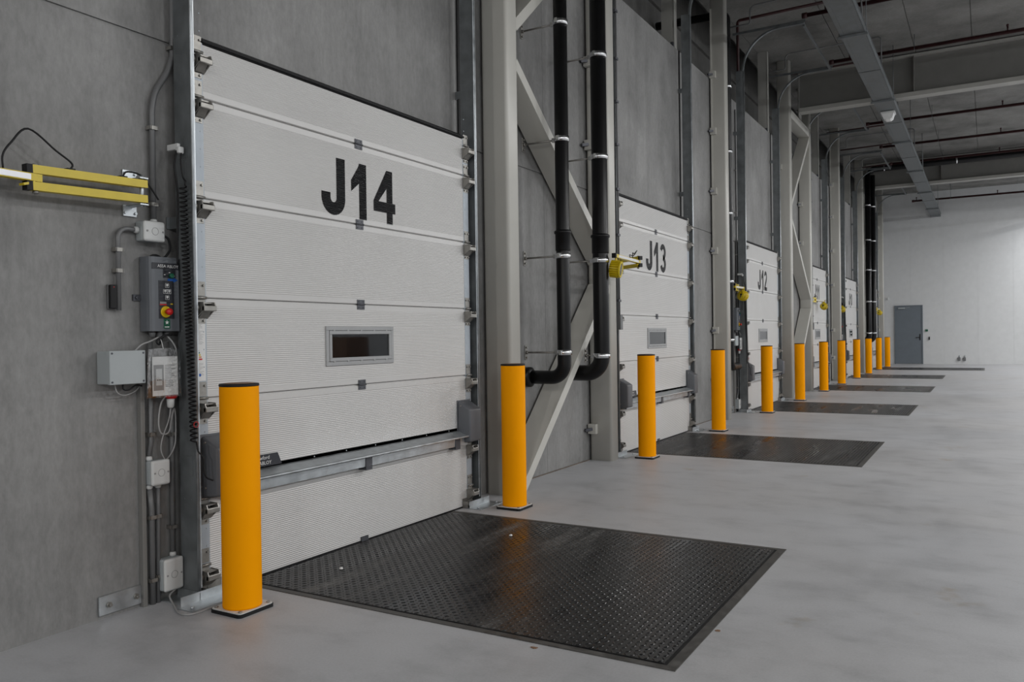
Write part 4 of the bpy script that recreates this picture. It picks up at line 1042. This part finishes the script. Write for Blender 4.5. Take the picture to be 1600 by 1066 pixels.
# ------------------------------------------------------------------ hall lamps
LAMPS = []
def luminaire(x, y, z=6.0, power=60, ly=1.5, idx=0, col=(1, .965, .91), tilt=None):
    r = T('hall_luminaire', 'long white hall luminaire hung from the ceiling %s' % idx, 'lamp', (x, y, z), 'hall luminaires', 'thing')
    m = MB(); m.prism([(x-.07, z), (x+.07, z), (x+.045, z+.07), (x-.045, z+.07)], 'y', y-ly/2, y+ly/2); m.build('housing', 'lite_plastic', r)
    m = MB(); m.box(x-.06, x+.06, y-ly/2+.01, y+ly/2-.01, z-.012, z-.001); m.build('diffuser', 'diffuser', r)
    m = MB()
    for q in (-.5, .5): m.cyl((x, y+q, z+.07), (x, y+q, ZC if tilt is None else z+.2), .004, 6)
    m.build('hanger', 'galv', r)
    if tilt is not None: r.rotation_euler = tilt
    l = bpy.data.lights.new('hall_lamp', 'AREA'); l.shape = 'RECTANGLE'; l.size = .12; l.size_y = ly; l.energy = power; l.color = col
    o = bpy.data.objects.new('hall_lamp', l); COL.objects.link(o); o.location = (0, 0, -.016); o.parent = r
LP = 180
for i, y in enumerate((-2, 3, 8, 13, 18, 23, 28, 32)):
    luminaire(4.6, y, 6.0, LP*(.48 if y < 4 else 1.12), 1.5, 'in the near row, lamp %s' % 'abcdefghij'[i], (1, .985, .965))
for i, y in enumerate((-11, -4, 3, 10, 17, 24, 31)):
    luminaire(11.5, y, 5.9, (105 if y < 0 else 180 if y < 5 else 255), 1.5, 'added as unseen fill, outer row, lamp %s' % 'abcdefghij'[i], (.95, .975, 1), (0, radians(28), 0))  # tilted fill lamps added out of view to brighten upright faces
for i, x in enumerate((-1.0, 4.0, 9.0)):
    luminaire(x, -9.5, 5.6, 185, 1.5, 'added as unseen fill, rear row, lamp %s' % 'abc'[i], (1, .985, .965), (radians(30), 0, radians(0)))  # fill lamps added behind the camera for the sides facing it
luminaire(2.7, 34.0, 5.5, 70, 1.2, 'close to the far wall', (.95, .97, 1))

# ------------------------------------------------------------------ world, camera, view
wd = bpy.data.worlds.new('dim_sky'); S.world = wd; wd.use_nodes = True
bg = wd.node_tree.nodes['Background']; bg.inputs[0].default_value = (.5, .55, .62, 1); bg.inputs[1].default_value = .02

F_, yaw, pit, rol = 1273.322, .5282052, -.0056552, .0138372
f = Vector((-sin(yaw)*cos(pit), cos(yaw)*cos(pit), sin(pit))); rt_ = Vector((cos(yaw), sin(yaw), 0)); dn = -(rt_.cross(f))
r2 = rt_*cos(rol)+dn*sin(rol); d2 = dn*cos(rol)-rt_*sin(rol)
cam = bpy.data.cameras.new('camera'); cam.sensor_width = 36; cam.lens = F_*36/1600; cam.clip_end = 200; cam.clip_start = .05
co = bpy.data.objects.new('camera', cam); COL.objects.link(co)
mw = Matrix.Identity(4)
for i, v in enumerate((r2, -d2, -f)): mw[0][i], mw[1][i], mw[2][i] = v
mw[2][3] = 1.3; co.matrix_world = mw; S.camera = co
vs_ = S.view_settings; vs_.view_transform = 'Standard'; vs_.look = 'None'; vs_.exposure = 0.08; vs_.gamma = 1; vs_.use_curve_mapping = False
try:
    S.cycles.use_denoising = True; S.cycles.max_bounces = 10; S.cycles.diffuse_bounces = 6; S.cycles.glossy_bounces = 4; S.cycles.transmission_bounces = 6
    S.cycles.sample_clamp_indirect = 6
except Exception: pass
